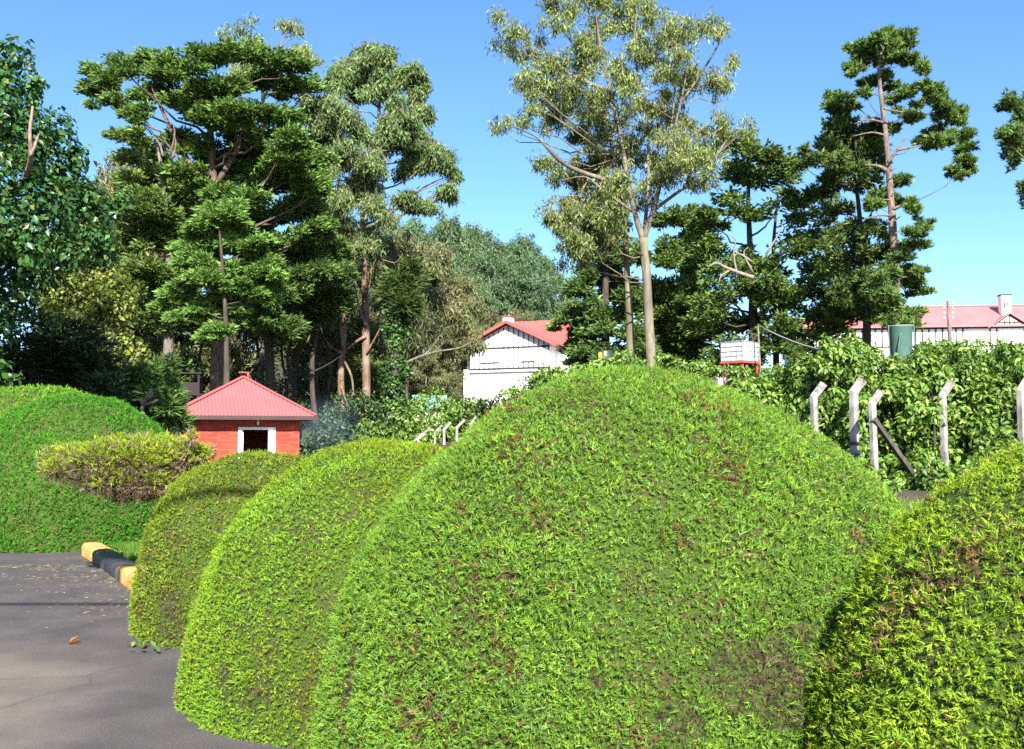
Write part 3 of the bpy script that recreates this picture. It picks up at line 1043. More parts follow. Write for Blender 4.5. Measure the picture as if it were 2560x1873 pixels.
# ------------------------------------------------------------------ white half-timbered house
def white_house():
    Y = 91.0
    k = mpp(Y)
    yaw = math.radians(-25)
    c0 = P(1272, 924, Y)                    # middle of the gable wall, at the lower band
    root = empty('white_house', (c0[0], c0[1], 0), yaw)
    zz = lambda py: float(P(1272, py, Y)[2])
    hw = 4.05                               # half width of the gable
    zb = float(height(c0[0], c0[1])) - 1.0
    zband2, zband1, zeave, zap = zz(921), zz(869), zz(861), zz(810)
    dep = 15.0
    w = MB()
    # lower storey is a little wider on the left
    w.box(-hw - 0.75, hw + 1.3, 0.25, dep, zb, zband2)
    w.add([(-hw, 0, zband2), (hw, 0, zband2), (hw, 0, zeave), (0, 0, zap), (-hw, 0, zeave),
           (-hw, dep, zband2), (hw, dep, zband2), (hw, dep, zeave), (0, dep, zap), (-hw, dep, zeave)],
          [(0, 1, 2, 3, 4), (9, 8, 7, 6, 5), (0, 5, 6, 1), (1, 6, 7, 2), (4, 9, 5, 0)])
    w.box(-hw - 0.72, -hw, 1.0, dep - 1, zband2, zband1 - 0.8)
    w.box(hw, hw + 1.25, 1.4, dep - 1, zband2, zband1 - 0.4)
    w.box(-hw, hw, 0.0, 0.25, zband2 - 0.3, zband2)
    w.build('wall', 'paint_white', root)
    tb = lambda x0, x1, z0, z1, y=-0.05: MB().box(x0, x1, y, y + 0.06, z0, z1).build('timber', 'timber_dark', root)
    roofz = lambda x: zap - (zap - zeave) * abs(x) / hw
    n = 17
    wins = ((-2.9, -1.0), (1.2, 2.55))
    for i in range(n):
        x = -hw + 0.05 + (2 * hw - 0.1) * i / (n - 1)
        tb(x - 0.035, x + 0.035, zband1 + 0.07, max(zband1 + 0.12, roofz(x) - 0.12))
        if any(a - 0.05 < x < b + 0.05 for a, b in wins):
            tb(x - 0.04, x + 0.04, zband2 + 0.07, zband2 + 0.5)
        else:
            tb(x - 0.035, x + 0.035, zband2 + 0.07, zband1 - 0.07)
    tb(-hw - 0.05, hw + 0.05, zband1 - 0.07, zband1 + 0.07, -0.07)
    tb(-hw - 0.05, hw + 0.05, zband2 - 0.07, zband2 + 0.07, -0.07)
    for (a, b) in wins:
        tb(a, b, zband2 + 0.5, zband2 + 0.6, -0.06)
        wf = MB(); wf.box(a, b, -0.04, 0.03, zband2 + 0.62, zband1 - 0.2); win = wf.build('window', 'paint_white', root)
        nn = 3
        for j in range(nn):
            for q in range(2):
                xa = a + 0.12 + (b - a - 0.24) * j / nn; xb = a + 0.12 + (b - a - 0.24) * (j + 1) / nn - 0.07
                za = zband2 + 0.72 + (zband1 - zband2 - 1.05) * q / 2; zc = za + (zband1 - zband2 - 1.05) / 2 - 0.08
                MB().box(xa, xb, -0.05, -0.035, za, zc).build('pane', 'pane_pale', win)
    # lower windows, nearly lost in the glare
    for (a, b) in ((-2.2, -1.0), (1.9, 3.0)):
        wf = MB(); wf.box(a, b, 0.2, 0.26, zband2 - 2.0, zband2 - 0.8); win = wf.build('window', 'paint_white', root)
        MB().box(a + 0.1, (a + b) / 2 - 0.05, 0.19, 0.21, zband2 - 1.9, zband2 - 0.9).build('pane', 'pane_pale', win)
        MB().box((a + b) / 2 + 0.05, b - 0.1, 0.19, 0.21, zband2 - 1.9, zband2 - 0.9).build('pane', 'pane_pale', win)
    # side bays with timber panels
    for j in range(3):
        x = -hw - 0.68 + j * 0.28
        MB().box(x, x + 0.06, 0.95, 1.01, zband2 + 0.05, zband1 - 0.9).build('timber', 'timber_dark', root)
    for q in range(3):
        MB().box(-hw - 0.7, -hw - 0.02, 0.94, 0.995, zband2 + q * 0.45, zband2 + q * 0.45 + 0.08).build('timber', 'timber_dark', root)
    for j in range(4):
        x = hw + 0.1 + j * 0.33
        MB().box(x, x + 0.07, 1.35, 1.41, zband2 + 0.05, zband2 + 0.6).build('timber', 'timber_dark', root)
    MB().box(hw + 0.02, hw + 1.25, 1.34, 1.4, zband2 + 0.6, zband2 + 0.68).build('timber', 'timber_dark', root)
    # roof: two slopes, overhanging at the left eave
    rf = MB()
    th = 0.14
    sl = (zap - zeave) / hw
    for sgn, ov in ((-1, 1.35), (1, 0.9)):
        xe = sgn * (hw + ov)
        ze = zap - sl * (hw + ov)
        vs = [(0, -0.6, zap + 0.10), (xe, -0.6, ze + 0.10), (xe, dep + 0.4, ze + 0.10), (0, dep + 0.4, zap + 0.10)]
        vs2 = [(x, y, z + th) for x, y, z in vs]
        rf.add(vs + vs2, [(0, 1, 2, 3), (7, 6, 5, 4), (0, 4, 5, 1), (1, 5, 6, 2), (2, 6, 7, 3), (3, 7, 4, 0)])
    roof = rf.build('roof', 'roof_red_bright', root)
    for sgn, ov in ((-1, 1.35), (1, 0.9)):
        bb = MB(); bb.bar((sgn * 0.02, -0.66, zap + 0.15), (sgn * (hw + ov), -0.66, zap - sl * (hw + ov) + 0.15), 0.08, 0.26)
        bb.build('barge_board', 'rust_red_bright' if 'rust_red_bright' in MATS else 'roof_red_bright', roof)
    ch = MB(); ch.box(-1.75, -0.95, 2.4, 3.2, zap - 1.6, zap + 0.95); cho = ch.build('chimney', 'paint_white', roof)
    MB().box(-1.83, -0.87, 2.32, 3.28, zap + 0.95, zap + 1.1).build('chimney_cap', 'rust_red', cho)
    for xx in (-1.55, -1.28):
        MB().box(xx, xx + 0.14, 2.38, 2.42, zap + 0.2, zap + 0.62).build('chimney_vent', 'timber_dark', cho)
    MB().box(-3.6, -2.75, 3.4, 4.2, zap - 2.6, zap + 0.0).build('chimney', 'paint_white', roof)
    # cross wing whose roof runs off to the right behind the gable
    inv = Matrix.Rotation(-yaw, 4, 'Z')
    loc = lambda p: tuple(inv @ (Vector(p) - Vector((c0[0], c0[1], 0))))
    R0, R1, E1, E0 = (loc(P(*q)) for q in ((1268, 806, 96.5), (1425, 798, 94.0), (1425, 860, 89.5), (1290, 866, 92.0)))
    B0, B1 = loc(P(1268, 850, 101.0)), loc(P(1425, 850, 99.0))
    wr = MB(); wr.add([E0, E1, R1, R0, B1, B0], [(0, 1, 2, 3), (3, 2, 4, 5), (1, 4, 2), (0, 3, 5)]); wr.build('wing_roof', 'roof_red_bright', roof)
    q0, q1 = loc(P(1300, 866, 93.2)), loc(P(1422, 862, 91.0)); q2, q3 = loc(P(1422, 862, 97.5)), loc(P(1300, 866, 99.5))
    ww = MB(); ww.add([(q[0], q[1], z) for z in (zb, min(E0[2], E1[2]) + .1) for q in (q0, q1, q2, q3)], [(0, 1, 5, 4), (1, 2, 6, 5), (2, 3, 7, 6), (3, 0, 4, 7)]); ww.build('wing_wall', 'paint_white', root)
    tag(root, 'white half timbered gable house with red roof in the middle distance', 'house')


white_house()


def long_building():
    Y = 110.0
    k = mpp(Y)
    c0 = P(2430, 860, Y)
    yaw = math.radians(-7)
    root = empty('long_building', (c0[0], c0[1], 0), yaw)
    zz = lambda py: float(P(2430, py, Y)[2])
    zr, ze, zf = zz(754), zz(813), zz(866)
    zb = float(height(c0[0], c0[1])) - 1.0
    x0, x1 = -19.0, 16.0
    dep = 9.0
    w = MB(); w.box(x0, x1, 0, dep, zb, ze); w.build('wall', 'paint_white', root)
    ov = 0.7
    rf = MB()
    ym = dep / 2
    A = [(x0 - ov, -ov, ze - 0.12), (x1 + ov, -ov, ze - 0.12), (x1 + ov, ym, zr), (x0 + 4, ym, zr), (x1 + ov, dep + ov, ze - 0.12), (x0 - ov, dep + ov, ze - 0.12)]
    rf.add(A + [(x, y, z - 0.12) for x, y, z in A], [(0, 1, 2, 3), (3, 2, 4, 5), (0, 3, 5), (6, 9, 8, 7), (9, 11, 10, 8), (0, 6, 7, 1), (1, 7, 8, 2), (5, 11, 6, 0), (6, 11, 9)])
    roof = rf.build('roof', 'roof_red_pale', root)
    rc = MB(); rc.bar((x0 + 4, ym, zr + 0.05), (x1 + ov, ym, zr + 0.05), 0.25, 0.12); rc.build('ridge_cap', 'roof_red_bright', roof)
    gx = float((P(2513, 800, Y)[0] - c0[0])) + 0.1
    r = random.Random(8)
    x = -17.5
    wins = [(-0.3, 1.3), (gx - 1.0, gx + 1.0)]
    while x < 8:
        if not any(a - 0.1 < x < b + 0.1 for a, b in wins):
            MB().box(x - 0.075, x + 0.075, -0.06, -0.002, zf + 0.1, ze - 0.4).build('timber', 'timber_dark', root)
        x += 0.72
    MB().box(-18, 9, -0.07, -0.003, ze - 0.4, ze - 0.24).build('timber', 'timber_dark', root)
    MB().box(-18, 9, -0.08, -0.003, zf - 0.05, zf + 0.1).build('timber', 'timber_dark', root)
    for (a, b) in wins + [(-7.8, -6.4), (-11.4, -10.0)]:
        win = MB().box(a, b, -0.08, -0.003, zf + 0.6, ze - 0.75).build('window', 'paint_white', root)
        for j in range(3):
            for q in range(3):
                wj = (b - a - 0.16) / 3; hq = (ze - 0.75 - zf - 0.6 - 0.16) / 3
                MB().box(a + 0.1 + j * wj, a + 0.1 + (j + 1) * wj - 0.07, -0.10, -0.082, zf + 0.68 + q * hq, zf + 0.68 + (q + 1) * hq - 0.07).build('pane', 'window_glass', win)
    # gable over the wide window
    g = MB()
    zt = zz(787)
    g.add([(gx - 1.7, -0.4, ze - 0.2), (gx + 1.7, -0.4, ze - 0.2), (gx, -0.4, zt - 0.2), (gx - 1.7, 3, ze - 0.2), (gx + 1.7, 3, ze - 0.2), (gx, 3, zt - 0.2)],
          [(0, 1, 2), (5, 4, 3), (0, 3, 4, 1)])
    gab = g.build('gable', 'paint_white', root)
    for q in range(-2, 3):
        MB().box(gx + q * 0.5 - 0.06, gx + q * 0.5 + 0.06, -0.46, -0.402, ze - 0.2, max(ze - 0.1, zt - 0.3 - abs(q) * 0.42)).build('timber', 'timber_dark', gab)
    MB().box(gx - 1.1, gx + 1.1, -0.47, -0.403, ze + 0.15, ze + 0.27).build('timber', 'timber_dark', gab)
    for s in (-1, 1):
        gr = MB()
        vs = [(gx, -0.75, zt + 0.0), (gx + s * 2.3, -0.75, ze - 0.42), (gx + s * 2.3, 3.2, ze - 0.42), (gx, 3.2, zt)]
        gr.add(vs + [(a, b, c + 0.12) for a, b, c in vs], [(0, 1, 2, 3), (7, 6, 5, 4), (0, 4, 5, 1), (1, 5, 6, 2), (2, 6, 7, 3), (3, 7, 4, 0)])
        gr.build('gable_roof', 'roof_red_pale', gab)
    ch = MB(); ch.box(gx - 0.05, gx + 1.0, 1.7, 2.7, ze + 0.5, zz(735)); cho = ch.build('chimney', 'paint_white', roof)
    MB().box(gx - 0.12, gx + 1.07, 1.63, 2.77, zz(735), zz(732)).build('chimney_cap', 'timber_dark', cho)
    for xx in (0.2, 0.56):
        MB().box(gx + xx, gx + xx + 0.16, 1.68, 1.72, zz(768), zz(752)).build('chimney_vent', 'timber_dark', cho)
    # veranda rail below
    for q in range(12):
        MB().bar((-0.5 + q * 0.8, -1.6, zb), (-0.5 + q * 0.8, -1.6, zf - 0.4), 0.09).build('veranda_post', 'timber_grey', root)
    MB().box(-1.0, 9.0, -1.7, -1.5, zf - 0.62, zf - 0.5).build('veranda_rail', 'timber_grey', root)
    MB().box(-1.0, 9.0, -1.75, -0.01, zf - 1.0, zf - 0.85).build('veranda_floor', 'paint_white', root)
    tag(root, 'long white half timbered building with pale red roof and white chimney', 'building')


M_plain('roof_red_pale', (0.40, 0.125, 0.125), 0.5, 0.4, var=0.10, scale=0.6)
long_building()

# ------------------------------------------------------------------ trees
def Z3(x, y):                        # helper for coordinates noted from an enlarged view of the photo
    return (1200 + x / 2.58) / K, (y / 2.58) / K


def Z4(x, y):
    return (1860 + x / 2.58) / K, (y / 2.58) / K


def zp(f, lst):
    s = 1 / (2.58 * K)
    return [(*f(p[0], p[1]), p[2] * s, p[3] * s, *p[4:]) for p in lst]


def line(pts, Y, dys=None):
    return [V(x, y, Y + (dys[i] if dys else 0)) for i, (x, y) in enumerate(pts)]


def ground_pt(vx, Y, dz=-0.3):
    x = V(vx, 900, Y)[0]
    return np.array([x, Y, float(height(x, Y)) + dz])


OLIVE = [(0.092, 0.171, 0.034), (0.126, 0.220, 0.045), (0.049, 0.104, 0.030), (0.141, 0.202, 0.055)]
CYP_D = [(0.081, 0.142, 0.037), (0.124, 0.197, 0.048), (0.050, 0.095, 0.030)]
PINE = [(0.086, 0.150, 0.036), (0.126, 0.198, 0.046), (0.053, 0.102, 0.028)]
EUC = [(0.120, 0.182, 0.055), (0.155, 0.220, 0.065), (0.077, 0.121, 0.045), (0.189, 0.226, 0.090)]
EUC_Y = [(0.139, 0.195, 0.045), (0.197, 0.262, 0.050), (0.082, 0.123, 0.037), (0.221, 0.258, 0.090)]


def big_cypress():
    Y = 45.0
    top = [(230, 190, 48, 24), (275, 160, 52, 26), (330, 130, 48, 24), (370, 165, 60, 30), (250, 222, 45, 20), (300, 255, 42, 20), (420, 150, 50, 28),
           (470, 128, 60, 32), (540, 112, 62, 24), (600, 130, 60, 26), (650, 150, 45, 22), (640, 190, 52, 24), (570, 180, 72, 30), (480, 196, 72, 30),
           (400, 225, 60, 26), (560, 250, 82, 28), (630, 258, 62, 28), (490, 275, 62, 26), (645, 318, 60, 26), (560, 335, 82, 30), (470, 345, 62, 28),
           (655, 385, 70, 30), (580, 410, 82, 30), (430, 395, 62, 30), (670, 450, 52, 28), (600, 480, 72, 30), (640, 535, 62, 30), (495, 430, 72, 30),
           (560, 560, 60, 28), (610, 610, 50, 26), (530, 510, 62, 30), (520, 640, 60, 32), (560, 690, 50, 26), (490, 690, 58, 26), (440, 320, 40, 24), (400, 300, 40, 22), (520, 380, 60, 30), (450, 260, 50, 24), (530, 300, 60, 26), (360, 210, 50, 22), (620, 350, 50, 26), (700, 420, 36, 24), (700, 500, 36, 26), (540, 450, 60, 28), (450, 440, 50, 28), (400, 380, 45, 26)]
    pads = make_pads(top, Y, 3.6, 31, depth_ratio=0.8)
    rng = np.random.default_rng(32)
    b = ground_pt(481, Y)
    trunk = [b, V(482, 860, Y), V(482, 740, Y), V(478, 560, Y), V(470, 400, Y), V(462, 260, Y), V(455, 180, Y)]
    lv = foliage('cypress', pads, 58520, OLIVE, rng, b[:2], 0.21, 0.105, [0.42, 0.28, 0.2, 0.1], low=0.5)
    ex = [(line([(455, 420), (400, 330), (360, 250), (330, 180)], Y - 0.5), 0.16, 0.05), (line([(470, 420), (540, 300), (590, 200)], Y), 0.16, 0.05),
          (line([(375, 345), (385, 300), (382, 270)], Y - 2.2), 0.06, 0.02), (line([(395, 350), (370, 320), (352, 290)], Y - 2.2), 0.05, 0.02)]
    tree('cypress_tree', 'big dark layered cypress with thick trunk behind the brick hut', 'tree', (b[0], b[1]), [(trunk, 0.46, 0.08)], pads, lv, 'conifer_spray', 'bark_brown', seed=31, extra=ex, twigs=1)


big_cypress()


def cypress_b():
    Y = 43.0
    lst = [(300, 350, 55, 30), (345, 385, 55, 28), (320, 440, 70, 32), (400, 455, 60, 34), (290, 410, 40, 30), (300, 520, 60, 36), (370, 535, 60, 36), (450, 525, 60, 32), (330, 605, 60, 36),
           (400, 615, 60, 36), (460, 595, 58, 34), (420, 690, 58, 30), (350, 690, 50, 30), (300, 660, 40, 36), (470, 470, 50, 28), (250, 470, 40, 40), (260, 580, 40, 40), (280, 300, 40, 22), (380, 420, 50, 30), (280, 640, 50, 40), (230, 540, 40, 40), (370, 650, 50, 36), (430, 580, 50, 34), (300, 590, 40, 36), (350, 480, 50, 34)]
    pads = make_pads(lst, Y, 2.4, 41, depth_ratio=0.85)
    rng = np.random.default_rng(42)
    b = ground_pt(372, Y)
    trunk = [b, V(372, 800, Y), V(370, 600, Y), V(360, 400, Y), V(345, 320, Y)]
    lv = foliage('cypress', pads, 33250, [(0.106, 0.170, 0.037), (0.141, 0.213, 0.047), (0.060, 0.113, 0.029), (0.171, 0.208, 0.079)], rng, b[:2], 0.20, 0.10, [0.4, 0.28, 0.2, 0.12], low=0.6)
    ex = [(line([(360, 345), (352, 318), (340, 300)], Y - 1.5), 0.05, 0.015), (line([(380, 350), (388, 318), (383, 296)], Y - 1.5), 0.05, 0.015)]
    tree('cypress_tree', 'lighter feathery cypress between the glossy tree and the big cypress', 'tree', (b[0], b[1]), [(trunk, 0.3, 0.05)], pads, lv, 'conifer_spray', 'bark_grey', seed=41, extra=ex)


cypress_b()


def cypress_front():
    Y = 39.0
    lst = [(480, 470, 45, 26), (450, 500, 45, 26), (520, 505, 45, 28), (490, 545, 60, 28), (555, 550, 34, 22), (430, 560, 45, 26), (520, 600, 55, 26), (590, 600, 40, 22), (450, 620, 55, 28),
           (390, 650, 45, 26), (560, 650, 40, 22), (500, 660, 55, 26), (440, 690, 50, 24), (480, 730, 40, 20), (600, 640, 30, 20)]
    pads = make_pads(lst, Y, 1.6, 45, depth_ratio=0.9)
    rng = np.random.default_rng(46)
    b = ground_pt(500, Y)
    trunk = [b, V(500, 800, Y), V(495, 650, Y), V(482, 480, Y)]
    lv = foliage('cypress', pads, 37240, [(0.100, 0.189, 0.040), (0.135, 0.240, 0.048), (0.065, 0.130, 0.032)], rng, b[:2], 0.19, 0.09, [0.45, 0.35, 0.2], low=0.5)
    tree('cypress_tree', 'brighter green young cypress standing over the hut roof', 'tree', (b[0], b[1]), [(trunk, 0.16, 0.04)], pads, lv, 'conifer_spray', 'bark_dark', seed=45)


cypress_front()


def dark_conifer():
    Y = 47.0
    lst = [(670, 560, 45, 30), (700, 500, 40, 30), (650, 640, 45, 30), (710, 600, 45, 32), (690, 680, 50, 32), (640, 720, 40, 28), (740, 660, 40, 32), (730, 560, 35, 28), (600, 720, 40, 24)]
    pads = make_pads(lst, Y, 2.2, 51)
    rng = np.random.default_rng(52)
    b = ground_pt(596, Y)
    trunk = [b, V(597, 870, Y), V(592, 720, Y), V(600, 600, Y), V(640, 500, Y)]
    lv = foliage('cypress', pads, 13300, CYP_D, rng, b[:2], 0.30, 0.075, low=0.7)
    ex = [(line([(597, 760), (570, 735), (548, 725)], Y), 0.09, 0.04)]
    tree('cypress_tree', 'shaded cypress with dark straight trunk rising behind the hut roof ridge', 'tree', (b[0], b[1]), [(trunk, 0.30, 0.1)], pads, lv, 'conifer_spray', 'bark_dark', seed=51, extra=ex)


dark_conifer()


def gum_left():
    Y = 54.0
    lst = [(840, 128, 42, 24), (805, 140, 30, 22), (760, 158, 42, 26), (800, 185, 40, 18), (845, 195, 48, 20), (890, 165, 40, 24), (920, 205, 24, 28), (925, 245, 22, 24), (900, 268, 40, 20),
           (880, 310, 52, 22), (920, 330, 40, 18), (968, 358, 38, 22), (985, 420, 26, 14), (900, 365, 30, 22), (870, 250, 20, 25), (935, 450, 34, 12), (885, 440, 30, 12), (1000, 385, 16, 14), (860, 290, 26, 20), (730, 180, 20, 20)]
    pads = make_pads(lst, Y, 2.6, 61, depth_ratio=0.9)
    rng = np.random.default_rng(62)
    b = ground_pt(806, Y)
    trunk = [b, V(808, 880, Y), V(806, 700, Y), V(804, 610, Y), V(800, 520, Y), V(803, 420, Y), V(830, 300, Y), V(838, 200, Y), V(840, 140, Y)]
    lv = foliage('droop', pads, 13500, [(0.099, 0.162, 0.047), (0.132, 0.202, 0.058), (0.061, 0.110, 0.037)], rng, None, 0.34, 0.085, [.45, .35, .2])
    ex = [(line([(803, 560), (760, 540), (700, 560), (660, 590)], Y - 0.6), 0.09, 0.03), (line([(800, 520), (850, 480), (910, 430), (975, 400)], Y), 0.11, 0.03),
          (line([(806, 742), (785, 754), (758, 776)], Y - .3), 0.10, 0.07), (line([(806, 720), (790, 670), (780, 600)], Y - .3), 0.09, 0.03),
          (line([(808, 780), (830, 740), (850, 700)], Y - .3), 0.06, 0.02), (line([(806, 660), (826, 575), (870, 580), (888, 560)], Y - .4), 0.05, 0.02),
          (line([(760, 440), (700, 400), (660, 360)], Y - .5), 0.06, 0.02), (line([(838, 300), (880, 270), (920, 210)], Y), 0.07, 0.02), (line([(838, 240), (790, 200), (760, 160)], Y), 0.07, 0.02)]
    tree('gum_tree', 'tall gum tree with bare orange brown trunk and rounded leafy top', 'tree', (b[0], b[1]), [(trunk, 0.27, 0.05)], pads, lv, 'drooping_leaf', 'bark_red', seed=61, extra=ex, twigs=1)


gum_left()


def gum_crooked():
    Y = 51.0
    lst = [(720, 230, 50, 32), (760, 270, 50, 36), (700, 300, 40, 36), (800, 300, 45, 36), (760, 350, 60, 36), (720, 370, 40, 36), (800, 400, 46, 36), (740, 440, 50, 36), (690, 420, 40, 36),
           (820, 460, 36, 28), (760, 500, 50, 36), (690, 250, 35, 30), (830, 350, 30, 30), (780, 430, 40, 30), (710, 500, 40, 32), (820, 540, 40, 30), (760, 570, 46, 32), (700, 580, 36, 30)]
    pads = make_pads(lst, Y, 2.6, 71)
    rng = np.random.default_rng(72)
    b = ground_pt(755, Y)
    trunk = [b, V(754, 920, Y), V(752, 820, Y), V(757, 755, Y), V(758, 700, Y), V(748, 600, Y), V(745, 450, Y), V(750, 300, Y)]
    lv = foliage('droop', pads, 10500, EUC, rng, None, 0.32, 0.065, [0.4, 0.3, 0.18, 0.12], shell=0.6)
    ex = [(line([(757, 770), (748, 700), (738, 668)], Y - .3), 0.10, 0.04), (line([(756, 790), (775, 830), (778, 870), (770, 885)], Y - .4), 0.07, 0.04),
          (line([(756, 780), (730, 765), (715, 745)], Y - .3), 0.07, 0.03), (line([(752, 850), (770, 905), (780, 900)], Y - .4), 0.06, 0.03)]
    tree('gum_tree', 'gum tree with crooked pale trunk and broken dangling limbs beside the ivy', 'tree', (b[0], b[1]), [(trunk, 0.22, 0.045)], pads, lv, 'drooping_leaf', 'bark_red', seed=71, extra=ex, twigs=1)


gum_crooked()


def gum_wisp():
    Y = 62.0
    lst = [(520, 60, 26, 7), (545, 48, 18, 6), (500, 80, 20, 8), (640, 54, 24, 8), (620, 50, 14, 5), (660, 66, 10, 6), (570, 90, 14, 8), (700, 130, 8, 10), (650, 130, 40, 25), (560, 150, 60, 30)]
    pads = make_pads(lst, Y, 1.2, 81)
    rng = np.random.default_rng(82)
    b = ground_pt(575, Y)
    trunk = [b, V(575, 700, Y), V(580, 400, Y), V(580, 200, Y), V(585, 150, Y)]
    ex = [(line([(585, 160), (550, 110), (535, 60)], Y), 0.07, 0.02), (line([(550, 110), (555, 80), (550, 52)], Y), 0.04, 0.015), (line([(585, 160), (615, 110), (635, 62)], Y), 0.07, 0.02),
          (line([(612, 112), (622, 80), (618, 55)], Y), 0.04, 0.015), (line([(615, 110), (640, 85), (658, 66)], Y), 0.04, 0.015), (line([(540, 90), (515, 88), (500, 80)], Y), 0.03, 0.012), (line([(600, 140), (598, 100), (600, 62)], Y), 0.025, 0.01)]
    lv = foliage('droop', pads, 1500, EUC_Y, rng, None, 0.36, 0.075)
    tree('gum_tree', 'thin gum tree whose airy umbrella twigs top the big cypress', 'tree', (b[0], b[1]), [(trunk, 0.28, 0.08)], pads, lv, 'drooping_leaf', 'bark_pale', seed=81, extra=ex, limb_skip=1.0)


gum_wisp()


def gum_center():
    Y = 30.0
    lst = zp(Z3, [(200, 190, 90, 70), (330, 330, 80, 70), (600, 40, 120, 60), (480, 110, 60, 50), (700, 230, 120, 80), (900, 60, 130, 70), (1080, 60, 80, 60), (850, 160, 90, 50), (1150, 260, 100, 60),
                  (1350, 210, 120, 70), (1450, 160, 90, 50), (1570, 190, 45, 30), (1630, 420, 45, 60), (1500, 500, 90, 50), (1560, 560, 45, 45), (1300, 370, 120, 60), (1050, 330, 120, 70), (880, 400, 120, 70),
                  (650, 400, 130, 70), (480, 420, 110, 70), (400, 520, 100, 60), (270, 540, 55, 50), (450, 620, 110, 60), (600, 540, 90, 60), (350, 690, 55, 35), (190, 765, 90, 30), (100, 810, 30, 35),
                  (450, 760, 80, 50), (650, 720, 100, 80), (800, 600, 120, 60), (980, 520, 100, 60), (1200, 470, 120, 60), (1300, 590, 90, 45), (1180, 660, 80, 45), (1000, 680, 100, 50), (900, 780, 100, 50),
                  (780, 830, 80, 45), (950, 900, 120, 70), (1150, 820, 110, 60), (1300, 900, 120, 70), (1350, 790, 80, 50), (1570, 800, 50, 55), (1450, 930, 80, 80), (1250, 1040, 130, 70), (1100, 1000, 100, 60),
                  (900, 1020, 110, 70), (700, 940, 60, 45), (650, 1080, 70, 40), (420, 1050, 55, 60), (500, 1130, 80, 30), (780, 1180, 110, 50), (950, 1150, 100, 60), (1150, 1150, 90, 50), (1330, 1050, 100, 50),
                  (1450, 1130, 90, 50), (420, 1340, 45, 35), (550, 1400, 80, 50), (700, 1320, 100, 60), (620, 1500, 100, 50), (820, 1380, 90, 50), (1000, 1260, 80, 50), (700, -60, 160, 60), (950, -80, 160, 60),
                  (600, 1620, 80, 50), (760, 1530, 70, 50), (1750, 830, 40, 45)])
    pads = make_pads(lst, Y, 2.3, 91, depth_ratio=0.95)
    rng = np.random.default_rng(92)
    b = ground_pt(1436, Y)
    t1 = [b, V(1436, 810, Y), V(1432, 720, Y), V(1425, 600, Y), V(1418, 525, Y)]
    f = V(1418, 530, Y)
    ta = [f, V(1400, 470, Y), V(1385, 400, Y), V(1368, 300, Y + .4), V(1345, 200, Y + .5), V(1320, 80, Y + .5), V(1310, 0, Y + .5)]
    tb_ = [f, V(1440, 465, Y), V(1455, 410, Y - .2), V(1475, 330, Y - .5), V(1500, 230, Y - .8), V(1520, 130, Y - 1)]
    tc_ = [f, V(1425, 470, Y + .2), V(1430, 380, Y + .3), V(1425, 250, Y + .6), V(1400, 120, Y + .8), V(1405, 10, Y + 1)]
    ex = [(line([(1385, 400), (1330, 395), (1250, 365), (1210, 330), (1180, 300), (1110, 270)], Y, [0, -.3, -.6, -.8, -.8, -.8]), 0.09, 0.02),
          (line([(1345, 200), (1290, 180), (1230, 150), (1170, 120)], Y), 0.07, 0.02), (line([(1475, 330), (1540, 290), (1590, 250)], Y - .5), 0.06, 0.015),
          (line([(1440, 465), (1500, 420), (1560, 380), (1610, 300), (1680, 285)], Y), 0.06, 0.012), (line([(1500, 230), (1560, 140), (1600, 70)], Y - .7), 0.05, 0.015),
          (line([(1400, 470), (1330, 420), (1290, 390), (1230, 400)], Y - .5), 0.05, 0.012), (line([(1460, 400), (1480, 280), (1490, 180)], Y - .7), 0.05, 0.015)]
    fp = pads.copy(); fp[:, 3:6] *= np.array([1.4, 1.4, 1.5]); fp[:, 2] -= fp[:, 5] * .12
    lv = foliage('droop', fp, 17000, EUC_Y, rng, None, 0.17, 0.040, [0.38, 0.27, 0.2, 0.15], shell=0.85, sub=6, twig=0.5)
    tree('gum_tree', 'tall airy gum tree with forked pale trunk rising over the largest bush', 'tree', (b[0], b[1]), [(t1, 0.165, 0.125), (ta, 0.095, 0.025), (tb_, 0.095, 0.025), (tc_, 0.07, 0.02)],
         pads, lv, 'drooping_leaf', 'bark_pale', seed=91, extra=ex, twigs=2, limb_r=0.10)


gum_center()


def gum_center_b():
    Y = 31.5
    lst = zp(Z3, [(620, 1300, 90, 50), (520, 1480, 60, 50), (700, 1450, 90, 60), (850, 1280, 80, 60), (620, 1180, 60, 40), (760, 1020, 80, 60), (560, 1330, 50, 40), (900, 1450, 60, 50), (760, 700, 80, 60), (640, 880, 50, 50), (860, 1560, 50, 40), (450, 1400, 40, 30)])
    pads = make_pads(lst, Y, 1.8, 95)
    rng = np.random.default_rng(96)
    b = ground_pt(1392, Y)
    t1 = [b, V(1391, 800, Y), V(1388, 700, Y), V(1383, 600, Y), V(1378, 500, Y), V(1365, 400, Y), V(1340, 280, Y)]
    lv = foliage('droop', pads, 5200, [(0.11, 0.13, 0.035), (0.15, 0.165, 0.04), (0.07, 0.085, 0.03)], rng, None, 0.165, 0.042, shell=0.6)
    tree('gum_tree', 'slimmer mossy gum trunk standing left of the forked one', 'tree', (b[0], b[1]), [(t1, 0.17, 0.04)], pads, lv, 'drooping_leaf', 'bark_moss', seed=95, twigs=2, limb_r=0.16)


noise_mat('bark_white', (0.20, 0.18, 0.14), (0.36, 0.33, 0.27), 1.0, stretch=(1, 1, 0.3), bump=0)
noise_mat('bark_moss', (0.07, 0.062, 0.03), (0.17, 0.155, 0.09), 4, stretch=(3, 3, 0.5), bump=0.5, c2=(0.06, 0.055, 0.03), scale2=0.6)
gum_center_b()


